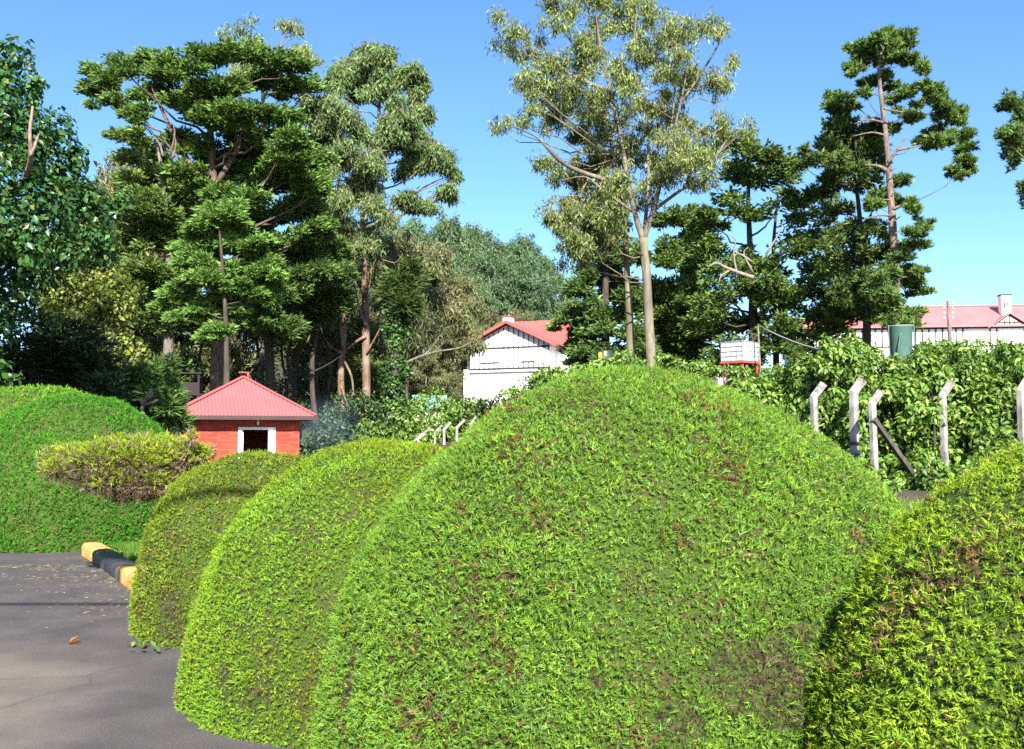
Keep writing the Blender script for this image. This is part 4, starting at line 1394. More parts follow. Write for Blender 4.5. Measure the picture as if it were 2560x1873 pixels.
def cypress_mid():
    Y = 50.0
    lst = [(1300, 565, 40, 30), (1330, 510, 42, 32), (1350, 460, 36, 28), (1256, 705, 34, 22), (1275, 640, 40, 30), (1305, 620, 48, 30), (1290, 735, 48, 26), (1340, 700, 60, 34), (1380, 640, 40, 40), (1330, 780, 65, 28),
           (1282, 772, 38, 20), (1390, 560, 40, 40), (1275, 800, 38, 14), (1395, 740, 45, 36), (1290, 690, 40, 28), (1350, 580, 40, 28)]
    pads = make_pads(lst, Y, 2.4, 101)
    rng = np.random.default_rng(102)
    b = ground_pt(1335, Y)
    trunk = [b, V(1335, 780, Y), V(1335, 650, Y), V(1340, 500, Y), V(1345, 450, Y)]
    lv = foliage('cypress', pads, 23940, CYP_D, rng, b[:2], 0.22, 0.115, low=0.5)
    tree('cypress_tree', 'dark cypress whose boughs cover the right side of the white house', 'tree', (b[0], b[1]), [(trunk, 0.3, 0.06)], pads, lv, 'conifer_spray', 'bark_dark', seed=101)


cypress_mid()


def cypress_gap():
    Y = 52.0
    lst = [(1475, 720, 46, 40), (1500, 650, 52, 36), (1480, 570, 46, 34), (1520, 540, 52, 32), (1540, 495, 46, 26), (1490, 480, 36, 30), (1500, 780, 60, 36), (1545, 590, 40, 30), (1460, 660, 36, 34), (1540, 700, 40, 34), (1455, 770, 36, 34), (1460, 800, 60, 22), (1530, 760, 46, 34), (1520, 810, 50, 24), (1550, 720, 40, 34), (1440, 720, 30, 36)]
    pads = make_pads(lst, Y, 2.2, 105)
    rng = np.random.default_rng(106)
    b = ground_pt(1505, Y)
    trunk = [b, V(1505, 780, Y), V(1503, 650, Y), V(1510, 500, Y), V(1515, 470, Y)]
    lv = foliage('cypress', pads, 19285, [(0.095, 0.156, 0.033), (0.148, 0.224, 0.044), (0.059, 0.105, 0.026)], rng, b[:2], 0.22, 0.115, low=0.6)
    tree('cypress_tree', 'olive cypress right behind the forked gum trunk', 'tree', (b[0], b[1]), [(trunk, 0.26, 0.05)], pads, lv, 'conifer_spray', 'bark_dark', seed=105)


cypress_gap()


def cypress_right():
    Y = 47.0
    lst = [(1640, 330, 46, 30), (1690, 345, 42, 34), (1620, 385, 50, 34), (1675, 400, 70, 34), (1735, 395, 36, 34), (1725, 450, 50, 26), (1600, 440, 40, 26), (1775, 475, 46, 34), (1805, 430, 36, 24), (1560, 475, 34, 22),
           (1650, 470, 60, 22), (1580, 560, 50, 32), (1745, 555, 56, 32), (1790, 520, 46, 34), (1650, 640, 72, 32), (1585, 660, 60, 34), (1705, 670, 60, 32), (1765, 640, 56, 42), (1620, 720, 72, 32), (1720, 725, 60, 28),
           (1805, 600, 46, 40), (1825, 670, 36, 36), (1570, 740, 50, 26), (1780, 700, 50, 30), (1840, 590, 40, 40), (1690, 590, 46, 22), (1600, 780, 60, 22), (1700, 770, 60, 24), (1640, 800, 60, 22), (1750, 770, 50, 30), (1800, 740, 50, 34), (1840, 720, 40, 34), (1790, 790, 50, 22), (1560, 700, 44, 34), (1570, 620, 40, 34), (1620, 600, 46, 26), (1700, 620, 50, 30), (1560, 540, 40, 30), (1640, 570, 40, 22), (1530, 640, 36, 34)]
    pads = make_pads(lst, Y, 2.8, 111)
    rng = np.random.default_rng(112)
    b = ground_pt(1662, Y)
    trunk = [b, V(1662, 780, Y), V(1660, 660, Y), V(1655, 560, Y), V(1650, 440, Y), V(1655, 340, Y)]
    lv = foliage('cypress', pads, 22610, [(0.092, 0.154, 0.034), (0.142, 0.216, 0.048), (0.056, 0.100, 0.028)], rng, b[:2], 0.22, 0.115, low=0.5)
    t2 = [b + np.array([1.2, 0.4, 0]), V(1710, 700, Y + .5), V(1705, 560, Y + .5), V(1715, 430, Y + .5)]
    tree('cypress_tree', 'broad dark cypress behind the caged white water tank', 'tree', (b[0], b[1]), [(trunk, 0.30, 0.06), (t2, 0.18, 0.05)], pads, lv, 'conifer_spray', 'bark_dark', seed=111)
    # dead pale limb hanging in the crown is a part of the tree
    root = bpy.data.objects[[o.name for o in bpy.data.objects if o.get('label', '').startswith('broad dark cypress')][0]]
    org = np.array(root.location)
    mb = MB()
    for pts, r0 in (([(1662, 612), (1640, 605), (1600, 590), (1580, 580), (1560, 590)], .10), ([(1625, 605), (1618, 560), (1622, 530), (1610, 520)], .05), ([(1610, 595), (1590, 610), (1585, 625)], .05), ([(1655, 575), (1630, 560), (1615, 568)], .06), ([(1690, 560), (1720, 510), (1728, 480)], .05), ([(1660, 600), (1640, 560), (1650, 545)], .05)):
        sp = smooth_poly(line(pts, Y - 3.2), 3)
        mb.tube([p - org for p in sp], [r0 * (1 - .7 * i / (len(sp) - 1)) for i in range(len(sp))], 6, wob=.2)
    o = mb.build('dead_limb', 'dead_wood', root)
    o['label'] = 'bare pale dead limb forked inside the crown'


cypress_right()


def pine_tall():
    Y = 40.0
    lst = zp(Z4, [(940, 230, 90, 45), (850, 280, 110, 55), (1000, 290, 90, 50), (680, 310, 45, 22), (780, 360, 90, 40), (920, 370, 90, 45), (1060, 390, 80, 40), (1140, 440, 50, 35), (720, 440, 65, 28), (700, 480, 40, 22),
                  (800, 530, 75, 25), (900, 500, 60, 22), (960, 560, 55, 25), (640, 640, 80, 32), (580, 700, 60, 42), (700, 690, 45, 22), (620, 780, 36, 26), (780, 600, 55, 25), (1050, 600, 105, 34), (1230, 570, 75, 30),
                  (1200, 640, 80, 38), (1290, 690, 85, 42), (1390, 740, 60, 35), (1370, 790, 45, 26), (1060, 740, 75, 34), (970, 830, 36, 26), (1160, 900, 55, 22), (1240, 850, 65, 30), (1250, 940, 75, 34), (1380, 900, 75, 34),
                  (1450, 950, 75, 36), (1420, 1030, 75, 40), (1440, 1090, 60, 34), (1370, 1120, 55, 20), (1020, 1170, 55, 45), (1090, 1350, 50, 55), (1010, 1300, 45, 24), (1170, 1470, 45, 25), (1100, 1500, 75, 32), (1150, 1590, 75, 24), (1050, 1590, 55, 32),
                  (850, 1330, 60, 30), (880, 1240, 60, 25)]) + [(1990, 620, 44, 18), (2015, 600, 32, 10), (1955, 680, 36, 20), (2005, 690, 36, 12), (1945, 640, 36, 22), (2030, 640, 24, 8), (1985, 570, 40, 14), (1960, 600, 30, 16), (1975, 710, 40, 12)]
    pads = make_pads(lst, Y, 1.7, 121)
    rng = np.random.default_rng(122)
    b = ground_pt(1980, Y)
    pts = [b, V(1976, 700, Y)] + [V(*Z4(x, y), Y) for x, y in ((970, 1652), (955, 1400), (935, 1100), (912, 850), (882, 600), (872, 400), (920, 250))]
    ex = [(([V(*Z4(x, y), Y - .6) for x, y in q]), r, r * .3) for q, r in (
        ([(920, 1100), (860, 1070), (780, 1065)], .10), ([(945, 1100), (975, 1085), (995, 1075)], .05), ([(930, 1050), (985, 970), (1060, 860)], .07), ([(985, 970), (1060, 955), (1150, 935)], .06),
        ([(900, 870), (820, 855), (700, 880)], .05), ([(895, 790), (800, 770), (710, 800)], .05), ([(945, 1390), (860, 1390), (780, 1415)], .06), ([(960, 1350), (1000, 1330), (1035, 1310)], .07),
        ([(965, 1430), (990, 1410), (1010, 1395)], .04), ([(945, 1440), (920, 1415)], .04), ([(940, 1290), (880, 1285)], .04), ([(900, 700), (1000, 720), (1220, 740)], .05), ([(975, 1510), (1000, 1490), (1025, 1470)], .04), ([(950, 1270), (968, 1235)], .04))]
    lv = foliage('tuft', pads, 16000, PINE, rng, None, 0.20, 0.07, low=0.8, sub=5, shell=0.55)
    tree('pine_tree', 'tall pine with long bare trunk and stub branches against the sky', 'tree', (b[0], b[1]), [(pts, 0.22, 0.045)], pads, lv, 'conifer_spray', 'bark_pine', seed=121, extra=ex, limb_skip=0.45, limb_r=0.12)


pine_tall()


def pine_short():
    Y = 42.5
    lst = [(1870, 300, 46, 34), (1905, 330, 46, 34), (1845, 345, 46, 28), (1800, 350, 36, 18), (1890, 375, 46, 26), (1770, 365, 20, 12), (1860, 408, 36, 20), (1925, 300, 26, 24), (1830, 390, 24, 16), (1840, 460, 30, 16),
           (1890, 560, 40, 34), (1870, 620, 46, 34), (1905, 650, 36, 34), (1935, 560, 36, 28), (1860, 510, 36, 24), (1930, 500, 30, 18), (1870, 680, 46, 28), (1930, 620, 30, 30), (1840, 560, 30, 28), (1850, 640, 30, 30), (1920, 690, 36, 24), (1940, 440, 36, 14)]
    pads = make_pads(lst, Y, 1.8, 131)
    rng = np.random.default_rng(132)
    b = ground_pt(1912, Y)
    trunk = [b, V(1912, 740, Y), V(1908, 640, Y), V(1898, 500, Y), V(1888, 400, Y), V(1885, 300, Y)]
    lv = foliage('tuft', pads, 11500, [(0.075, 0.122, 0.03), (0.115, 0.165, 0.04), (0.045, 0.08, 0.024)], rng, None, 0.21, 0.075, low=0.8, sub=5, shell=0.55)
    tree('pine_tree', 'shorter dense pine close against the tall bare trunked one', 'tree', (b[0], b[1]), [(trunk, 0.2, 0.05)], pads, lv, 'conifer_spray', 'bark_dark', seed=131)


pine_short()


def pine_edge():
    Y = 38.0
    lst = [(2240, 235, 26, 24), (2262, 255, 30, 26), (2215, 298, 24, 14), (2240, 315, 32, 24), (2270, 330, 30, 24), (2240, 350, 16, 20), (2268, 420, 20, 20), (2266, 450, 16, 24), (2290, 300, 50, 40), (2330, 240, 50, 40), (2340, 180, 50, 40), (2380, 280, 60, 40), (2310, 400, 50, 40), (2360, 480, 60, 40)]
    pads = make_pads(lst, Y, 1.2, 141)
    rng = np.random.default_rng(142)
    b = ground_pt(2335, Y)
    trunk = [b, V(2335, 700, Y), V(2335, 450, Y), V(2338, 200, Y)]
    lv = foliage('tuft', pads, 6500, PINE, rng, None, 0.20, 0.07, low=0.6)
    tree('pine_tree', 'pine beyond the right edge with only its leafy branch tips in view', 'tree', (b[0], b[1]), [(trunk, 0.25, 0.06)], pads, lv, 'conifer_spray', 'bark_pine', seed=141)


pine_edge()


LEAF_MESHES = {}


def leaf_parts(root, org, lv, n, mat, L, W):
    """the leaves that show largest, as parts of their own; they are taken out of the joined foliage"""
    if mat not in LEAF_MESHES:
        out = []
        for k, c in enumerate(((0.10, 0.19, 0.03), (0.15, 0.25, 0.04), (0.06, 0.13, 0.024), (0.19, 0.27, 0.05)) if mat == 'shrub_leaf' else ((0.035, 0.10, 0.022), (0.055, 0.14, 0.026), (0.03, 0.08, 0.02), (0.10, 0.16, 0.03))):
            q = Leaves()
            # a leaf with a folded midrib and a pointed tip
            vs = np.array([[[0, 0, 0], [0.32, 0.22, .06], [0.5, 0.5, .08], [0.28, 0.8, .03], [0, 1.0, -.08], [-0.28, 0.8, .03], [-0.5, 0.5, .08], [-0.32, 0.22, .06], [0, 0.5, 0]]], float)
            vs *= np.array([W, L, L])
            cc = np.tile(np.array(c), (1, 9, 1))
            q.push(vs, cc, np.array([[0, 1, 8], [1, 2, 8], [2, 3, 8], [3, 4, 8], [4, 5, 8], [5, 6, 8], [6, 7, 8], [7, 0, 8]]))
            out.append(q.mesh('leaf', mat))
        LEAF_MESHES[mat] = out
    v = lv.v[0].reshape(-1, 4, 3)
    size = np.linalg.norm(v[:, 2] - v[:, 0], axis=1)
    dist = np.linalg.norm(v[:, 0] - CAM, axis=1)
    nrm = unit(np.cross(v[:, 1] - v[:, 0], v[:, 3] - v[:, 0]))
    face = np.abs((nrm * unit(CAM - v[:, 0])).sum(1))
    near = dist - dist.min()
    idx = np.argsort(-(size / L) * face + near * 0.35)[:n]
    for j, k in enumerate(idx):
        a, b, c = v[k, 0], v[k, 2], v[k, 1] - v[k, 3]
        y = Vector(b - a).normalized(); x = Vector(c); x = (x - y * x.dot(y)).normalized(); z = x.cross(y)
        M = Matrix((x, y, z)).transposed().to_4x4()
        M.translation = Vector(a - org)
        o = link_obj('leaf', LEAF_MESHES[mat][j % 4], root)
        o.matrix_local = M @ Matrix.Scale(float(size[k] / L), 4)
    keep = np.ones(len(v), bool); keep[idx] = False
    cc = lv.c[0].reshape(-1, 4, 3)[keep]; vv = v[keep]
    lv.v, lv.c, lv.t, lv.n = [], [], [], 0
    lv.push(vv, cc, np.array([[0, 1, 2], [0, 2, 3]]))


def glossy_tree():
    Y = 19.0
    lst = [(-80, 190, 90, 75, 0), (10, 245, 72, 62, -.6), (-100, 300, 170, 110, 0), (75, 330, 90, 80, -.4), (130, 420, 95, 80, .2), (-20, 430, 140, 110, -1.2), (185, 515, 95, 75, .3), (70, 560, 130, 95, -1), (195, 590, 80, 45, 0),
           (-80, 640, 150, 110, -1), (90, 680, 85, 75, -.5), (40, 770, 75, 50, -.6), (-80, 820, 120, 90, -1), (-10, 915, 40, 36, -1.2), (88, 218, 22, 34, 0), (0, 165, 26, 34, 0), (-200, 500, 180, 200, .5), (-200, 250, 150, 150, 1)]
    lst = [(a / K, b / K, c / K, d / K, e) for a, b, c, d, e in lst]
    pads = make_pads(lst, Y, 1, 151, depth_ratio=1.0)
    rng = np.random.default_rng(152)
    b = ground_pt(-70, Y)
    trunk = [b, V(-70, 800, Y), V(-60, 500, Y), V(-40, 300, Y), V(-40, 120, Y)]
    lv = foliage('broad', pads, 24000, [(0.030, 0.085, 0.022), (0.045, 0.12, 0.026), (0.018, 0.05, 0.016), (0.13, 0.16, 0.03)], rng, None, 0.155, 0.10, [0.45, 0.28, 0.2, 0.07], shell=0.25)
    ex = [(line([(40, 430), (62, 378), (68, 335), (66, 290), (72, 235)], Y, [-.2, -1.3, -1.75, -1.75, -1.6]), 0.06, 0.022), (line([(67, 345), (75, 325), (86, 295)], Y, [-1.75, -1.75, -1.4]), 0.04, 0.018)]
    org = np.array([b[0], b[1], float(height(b[0], b[1]))])
    holder = empty('leaf_holder')
    leaf_parts(holder, org, lv, 150, 'glossy_leaf', 0.155, 0.10)
    root = tree('glossy_tree', 'tall glossy broadleaf tree cut off by the left picture edge', 'tree', (b[0], b[1]), [(trunk, 0.22, 0.06)], pads, lv, 'glossy_leaf', 'bark_pink', seed=151, extra=ex)
    for o in list(holder.children): o.parent = root
    bpy.data.objects.remove(holder)
    for o in root.children:
        if o.name.startswith('crown'): tag(o, kind='stuff')


noise_mat('bark_pink', (0.10, 0.065, 0.055), (0.28, 0.19, 0.16), 6, stretch=(2, 2, 0.6), bump=0.3)
glossy_tree()


def simple_shrub(name, label, lst, Y, spread, kind, n, cols, L, W, mat, seed, conv=P, w=None, bark='bark_dark', group=None, cat='shrub', shell=0.4, low=1.0, depth_ratio=1.0, parts=0):
    pads = make_pads(lst, Y, spread, seed, conv, depth_ratio)
    rng = np.random.default_rng(seed + 1)
    cx = float(pads[:, 0].mean()); cy = float(pads[:, 1].mean())
    bz = float(height(cx, cy))
    org = np.array([cx, cy, bz])
    root = empty(name, org)
    mb = MB()
    for k, pd in enumerate(pads):
        pts = bez((random.Random(k).uniform(-.15, .15), 0.05 * k % .2, -0.05), pd[:3] - org, 0.05, 4, seed + k, 0.05)
        mb.tube(pts, [0.03, 0.025, 0.02, 0.014, 0.008], 5, caps=False)
        for t in range(3):
            e = pd[:3] - org + rng.normal(0, .5, 3) * pd[3:6]
            mb.tube(bez(pts[3], e, 0.05, 3, seed + 31 * k + t, .06), [0.012, 0.01, 0.007, 0.004], 4, caps=False)
    mb.build('stems', bark, root)
    lv = foliage(kind, pads, n, cols, rng, None, L, W, w, shell=shell, low=low)
    if parts:
        leaf_parts(root, org, lv, parts, mat, L, W)
    lf = lv.build('foliage', mat, root, org)
    if parts: tag(lf, kind='stuff')
    tag(root, label, cat, group)
    return root, pads


simple_shrub('small_tree', 'yellow leaved small tree between the glossy tree and the cypress trunk', [(200, 625, 75, 45), (255, 690, 85, 55), (300, 770, 55, 60), (310, 860, 45, 60), (185, 730, 70, 60), (230, 800, 60, 50), (150, 660, 60, 50), (340, 900, 40, 40)],
             27.0, 1.0, 'broad', 5200, [(0.15, 0.18, 0.025), (0.09, 0.13, 0.025), (0.22, 0.235, 0.03), (0.05, 0.08, 0.02)], 0.17, 0.10, 'shrub_leaf', 161, w=[.35, .3, .15, .2], cat='tree', shell=.35)
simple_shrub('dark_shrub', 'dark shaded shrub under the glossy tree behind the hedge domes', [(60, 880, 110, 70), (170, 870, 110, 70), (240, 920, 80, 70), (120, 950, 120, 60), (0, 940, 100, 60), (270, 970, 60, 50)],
             22.5, 0.8, 'cypress', 5200, [(0.02, 0.045, 0.016), (0.03, 0.06, 0.02), (0.015, 0.03, 0.012)], 0.22, 0.05, 'conifer_spray', 165, shell=.4)  # shade of the glossy tree is put into these dark leaf colours
simple_shrub('feathery_shrub', 'bright feathery green shrub left of the brick hut', [(335, 950, 44, 36), (378, 975, 44, 46), (415, 962, 36, 44), (415, 1020, 40, 38), (375, 1040, 50, 36), (325, 1000, 36, 44), (432, 1005, 24, 30)],
             25.0, 0.7, 'cypress', 5600, [(0.065, 0.13, 0.028), (0.09, 0.165, 0.035), (0.04, 0.085, 0.022)], 0.20, 0.04, 'conifer_spray', 171, shell=.4)


def stump():
    Y = 24.0
    c = P(372, 1000, Y)
    bz = float(height(c[0], c[1]))
    root = empty('dead_stump', (c[0], c[1], bz))
    org = np.array([c[0], c[1], bz])
    mb = MB()
    for pts, r in (([(355, 1030), (358, 1005), (372, 985), (378, 972)], .05), ([(358, 1010), (350, 995)], .05), ([(365, 1000), (382, 980)], .05), ([(360, 1012), (385, 1005), (395, 1000)], .04)):
        mb.tube([P(x, y, Y - .9) - org for x, y in pts], [r * (1 - .15 * i) for i in range(len(pts))], 6, wob=.3)
    mb.tube([(-.15, -.9, -.1), tuple(P(355, 1030, Y - .9) - org)], [.09, .07], 7, wob=.2)
    mb.build('stub', 'dead_wood', root)
    tag(root, 'pale broken stump sticking up among the feathery shrub', 'stump')


stump()


def ivy_trunk():
    Y = 44.0
    k = mpp(Y)
    b = ground_pt(872, Y)
    rng = np.random.default_rng(182)
    lst = [(870, 680, 30, 36), (872, 720, 26, 30), (872, 760, 26, 30), (873, 800, 28, 30), (872, 840, 30, 30), (870, 880, 34, 30), (868, 910, 40, 30), (895, 640, 40, 34), (880, 610, 34, 26), (860, 650, 30, 24), (910, 680, 24, 24), (915, 620, 26, 24)]
    pads = make_pads(lst, Y, 0.25, 181, depth_ratio=1.0)
    lv = foliage('broad', pads[:7], 7000, [(0.05, 0.115, 0.026), (0.075, 0.15, 0.03), (0.03, 0.075, 0.02)], rng, None, 0.17, 0.13, shell=.2)
    l2 = foliage('cypress', pads[7:], 2400, [(0.05, 0.085, 0.02), (0.08, 0.12, 0.025), (0.035, 0.06, 0.018)], rng, b[:2], 0.36, 0.07)
    root = tree('ivy_tree', 'tree trunk wrapped in dense green ivy beside the crooked gum', 'tree', (b[0], b[1]), [([b, V(872, 850, Y), V(872, 700, Y), V(885, 620, Y)], .3, .15)], pads[7:], lv, 'shrub_leaf', 'bark_dark', seed=181, crown_name='ivy')
    l2.build('crown', 'conifer_spray', root, np.array(root.location))
    mb = MB()
    org = np.array(root.location)
    for pts, r in (([(895, 800), (930, 785), (965, 775), (1010, 768), (1040, 755)], .07), ([(930, 785), (950, 770), (968, 742), (985, 735)], .045), ([(950, 780), (975, 760), (985, 745)], .03)):
        sp = smooth_poly(line(pts, Y - .4), 3)
        mb.tube([p - org for p in sp], [r * (1 - .75 * i / (len(sp) - 1)) for i in range(len(sp))], 6)
    mb.build('bare_limb', 'bark_pale', root)


ivy_trunk()


# ------------------------------------------------------------------ generic woodland trees behind (shared meshes)
def proto_tree(kind, seed, H, cw, n, cols, L, W, bare=0.45):
    rng = np.random.default_rng(seed)
    r = random.Random(seed)
    pads = []
    m = 15
    for i in range(m):
        f = bare + (1 - bare) * (i + 0.5) / m
        rr = cw * (0.35 + 0.65 * math.sin(math.pi * min(1, (f - bare) / (1 - bare) * 0.8 + 0.18)))
        a = r.uniform(0, 6.28)
        q = rr * r.uniform(0.25, 0.75)
        pads.append([q * math.cos(a), q * math.sin(a), H * f, rr * r.uniform(.4, .6), rr * r.uniform(.4, .6), H * 0.055 * r.uniform(.8, 1.4)])
    pads.append([0, 0, H * 0.97, cw * .35, cw * .35, H * .05])
    pads = np.array(pads)
    lv = foliage(kind, pads, n, cols, rng, np.zeros(2), L, W, shell=.45)
    mb = MB()
    pts = [np.array([r.uniform(-.02, .02) * H * f, r.uniform(-.02, .02) * H * f, H * f * .95 - .5 * (f == 0)]) for f in (0, .2, .4, .6, .8, 1)]
    sp = smooth_poly(pts, 3)
    mb.tube(sp, [0.016 * H * (1 - .8 * i / (len(sp) - 1)) for i in range(len(sp))], 7)
    for k, p in enumerate(pads):
        q, _ = poly_at(sp, max(0.2 * H, p[2] - H * .07))
        mb.tube(bez(q, p[:3], -.05, 3, seed + k), [0.006 * H, .005 * H, .004 * H, .002 * H], 4, caps=False)
    return mb, lv


def woods():
    protos = {}
    for nm, kind, seed, H, cw, n, cols, L, W, bare, bark, lm in (
            ('gum', 'droop', 201, 24, 3.6, 2600, [(0.078, 0.148, 0.061), (0.101, 0.181, 0.066), (0.055, 0.110, 0.053)], .62, .19, .58, 'bark_white', 'drooping_leaf'),  # hill gum leaves tinted bluish to stand in for haze
            ('gum2', 'droop', 202, 26, 3.2, 2400, [(0.070, 0.137, 0.061), (0.094, 0.165, 0.068), (0.047, 0.099, 0.051)], .62, .19, .5, 'bark_white', 'drooping_leaf'),
            ('gum3', 'droop', 203, 22, 4.2, 2800, [(0.086, 0.154, 0.055), (0.109, 0.181, 0.061), (0.058, 0.110, 0.046)], .62, .19, .42, 'bark_white', 'drooping_leaf'),
            ('wood', 'droop', 204, 15, 4.0, 9000, [(0.11, 0.135, 0.04), (0.15, 0.17, 0.05), (0.065, 0.09, 0.03), (0.17, 0.15, 0.075)], .42, .10, .18, 'bark_grey', 'drooping_leaf'),
            ('wood2', 'cypress', 205, 14, 3.6, 6500, [(0.104, 0.150, 0.034), (0.150, 0.198, 0.044), (0.065, 0.102, 0.029)], .42, .10, .15, 'bark_dark', 'conifer_spray')):
        mb, lv = proto_tree(kind, seed, H, cw, n, cols, L, W, bare)
        protos[nm] = (mb.mesh('trunk', bark), lv.mesh('crown', lm), H)

    def put(pn, name, label, group, x, y, h, rz, cat='tree', sx=1.0):
        tm, cm, H = protos[pn]
        root = empty(name, (x, y, float(height(x, y)) - .2), rz)
        s = h / H
        root.scale = (s * sx, s * sx, s)
        link_obj('trunk', tm, root); link_obj('crown', cm, root)
        tag(root, label, cat, group)

    r = random.Random(77)
    sky_v = [(-100, 300), (190, 290), (240, 330), (300, 400), (500, 440), (700, 470), (850, 500), (900, 478), (950, 505), (1000, 488), (1050, 492), (1085, 530), (1120, 545), (1165, 528), (1200, 560), (1230, 610), (1250, 650), (1270, 700)]

    def skyl(vx):
        for (a, b), (c, d) in zip(sky_v[:-1], sky_v[1:]):
            if a <= vx <= c: return b + (d - b) * (vx - a) / (c - a)
        return 720
    # the stand of gums on the hill, far behind the white house
    for row, (Y, dv) in enumerate(((235, 0), (205, 14), (178, 40), (152, 75), (130, 110))):
        vx = 160 + 17 * row
        while vx < 1262:
            if 335 < vx < 680 or (vx < 336 and row not in (0, 2)) or (row > 2 and vx > 1030):
                vx += 20
                continue
            x = V(vx, 900, Y)[0]
            g = float(height(x, Y))
            top = V(vx, skyl(vx) + dv + r.uniform(-8, 22), Y)[2]
            h = max(8, min(34, top - g))
            place = ('left of the big cypress, behind the glossy tree' if vx < 336 else 'behind the orange gum trunk' if vx < 850 else 'above the ivy wrapped trunk' if vx < 960 else
                     'left of the white house gable' if vx < 1090 else 'right above the white house roof')
            rank = ('backmost row', 'second row', 'middle row', 'fourth row', 'front row')[row]
            put(r.choice(('gum', 'gum2', 'gum', 'gum3')), 'hill_gum_tree', 'slender hill gum tree with haze-blue tinted leaves, ' + rank + ', ' + place, 'gum trees on the hill', x, Y + r.uniform(-6, 6), h, r.uniform(0, 6.28), sx=1.15)
            vx += r.uniform(30, 46) * (200 / Y) ** 0.5
    # nearer wood behind the cypresses, single trees
    spec = [(230, 62, 420, 'wood', 'leafy tree filling the gap behind the glossy tree'), (290, 66, 360, 'wood', 'pale brownish tree behind the lighter feathery cypress'), (400, 70, 470, 'wood2', 'dark tree hidden low behind the big cypress trunk'),
            (540, 72, 520, 'wood', 'tree showing through under the big cypress crown'), (660, 66, 560, 'wood2', 'dark tree behind the straight dark trunk'), (730, 68, 560, 'wood', 'leafy tree behind the crooked gum'),
            (860, 64, 520, 'wood', 'olive tree just right of the orange gum trunk'), (930, 72, 540, 'wood', 'rounded olive tree above the ivy trunk'), (985, 80, 600, 'wood', 'olive tree above the teal roofed shed'), (1000, 100, 640, 'wood', 'low olive tree left of the white house gable'),
            (975, 74, 760, 'wood', 'low bushy tree between the ivy trunk and the white house'), (940, 62, 760, 'wood', 'bushy green tree right behind the ivy trunk'), (800, 60, 700, 'wood2', 'dark young tree behind the orange gum trunk'), (330, 58, 720, 'wood', 'shaded young tree left of the thick cypress trunk'), (160, 55, 600, 'wood2', 'dark tree behind the yellow leaved small tree'),
            (1080, 120, 690, 'wood', 'pale tree behind the white house roof'), (1150, 125, 690, 'wood', 'dull green tree behind the house chimney')]
    for vx, Y, vt, pn, lb in spec:
        x = V(vx, 900, Y)[0]
        h = V(vx, vt, Y)[2] - float(height(x, Y))
        put(pn, 'woodland_tree', lb, 'woodland trees', x, Y, h, r.uniform(0, 6.28))
    # slim trunks in the shade of the wood
    dk = [(640, 50, .14, 640), (655, 52, .12, 600), (690, 49, .17, 650), (705, 55, .13, 620), (720, 53, .10, 700), (625, 56, .10, 650), (560, 54, .12, 640), (735, 58, .14, 660), (905, 56, .13, 700), (430, 52, .10, 700), (300, 50, .11, 700), (250, 48, .12, 680)]
    where = ['just right of the hut roof', 'second from the hut roof', 'thick and dark right of the hut', 'behind the thick dark one', 'leaning beside the teal sheet', 'against the hut roof edge', 'behind the hut apex', 'left of the crooked gum', 'half behind the ivy', 'beside the lookout box', 'behind the feathery shrub', 'behind the dark shaded shrub']
    for i, ((vx, Y, rad, vt), wh) in enumerate(zip(dk, where)):
        x = V(vx, 900, Y)[0]
        g = float(height(x, Y))
        root = empty('slim_tree', (x, Y, g))
        h = V(vx, vt, Y)[2] - g
        mb = MB()
        sp = smooth_poly([np.array([r.uniform(-.25, .25) * (j > 0), r.uniform(-.2, .2), h * j / 5 - .2 * (j == 0)]) for j in range(6)], 3)
        mb.tube(sp, [rad * (1 - .5 * j / (len(sp) - 1)) for j in range(len(sp))], 7, wob=.15)
        for q in range(5):
            z = h * r.uniform(.35, .95)
            p0, _ = poly_at(sp, z)
            a = r.uniform(0, 6.28)
            mb.tube(bez(p0, p0 + np.array([math.cos(a), math.sin(a), .6]) * r.uniform(.8, 1.8), .05, 3, i * 9 + q), [.04, .03, .02, .01], 4, caps=False)
        mb.build('trunk', 'bark_dark', root)
        rng = np.random.default_rng(300 + i)
        pads = np.array([[r.uniform(-1, 1), r.uniform(-1, 1), h * r.uniform(.75, 1.05), 1.1, 1.1, .6] for _ in range(5)])
        foliage('droop', pads, 420, [(0.05, 0.07, 0.025), (0.075, 0.095, 0.03)], rng, None, .4, .09).build('crown', 'drooping_leaf', root)
        tag(root, 'slim shaded trunk in the wood, ' + wh, 'tree', 'slim trunks in the shade')


woods()

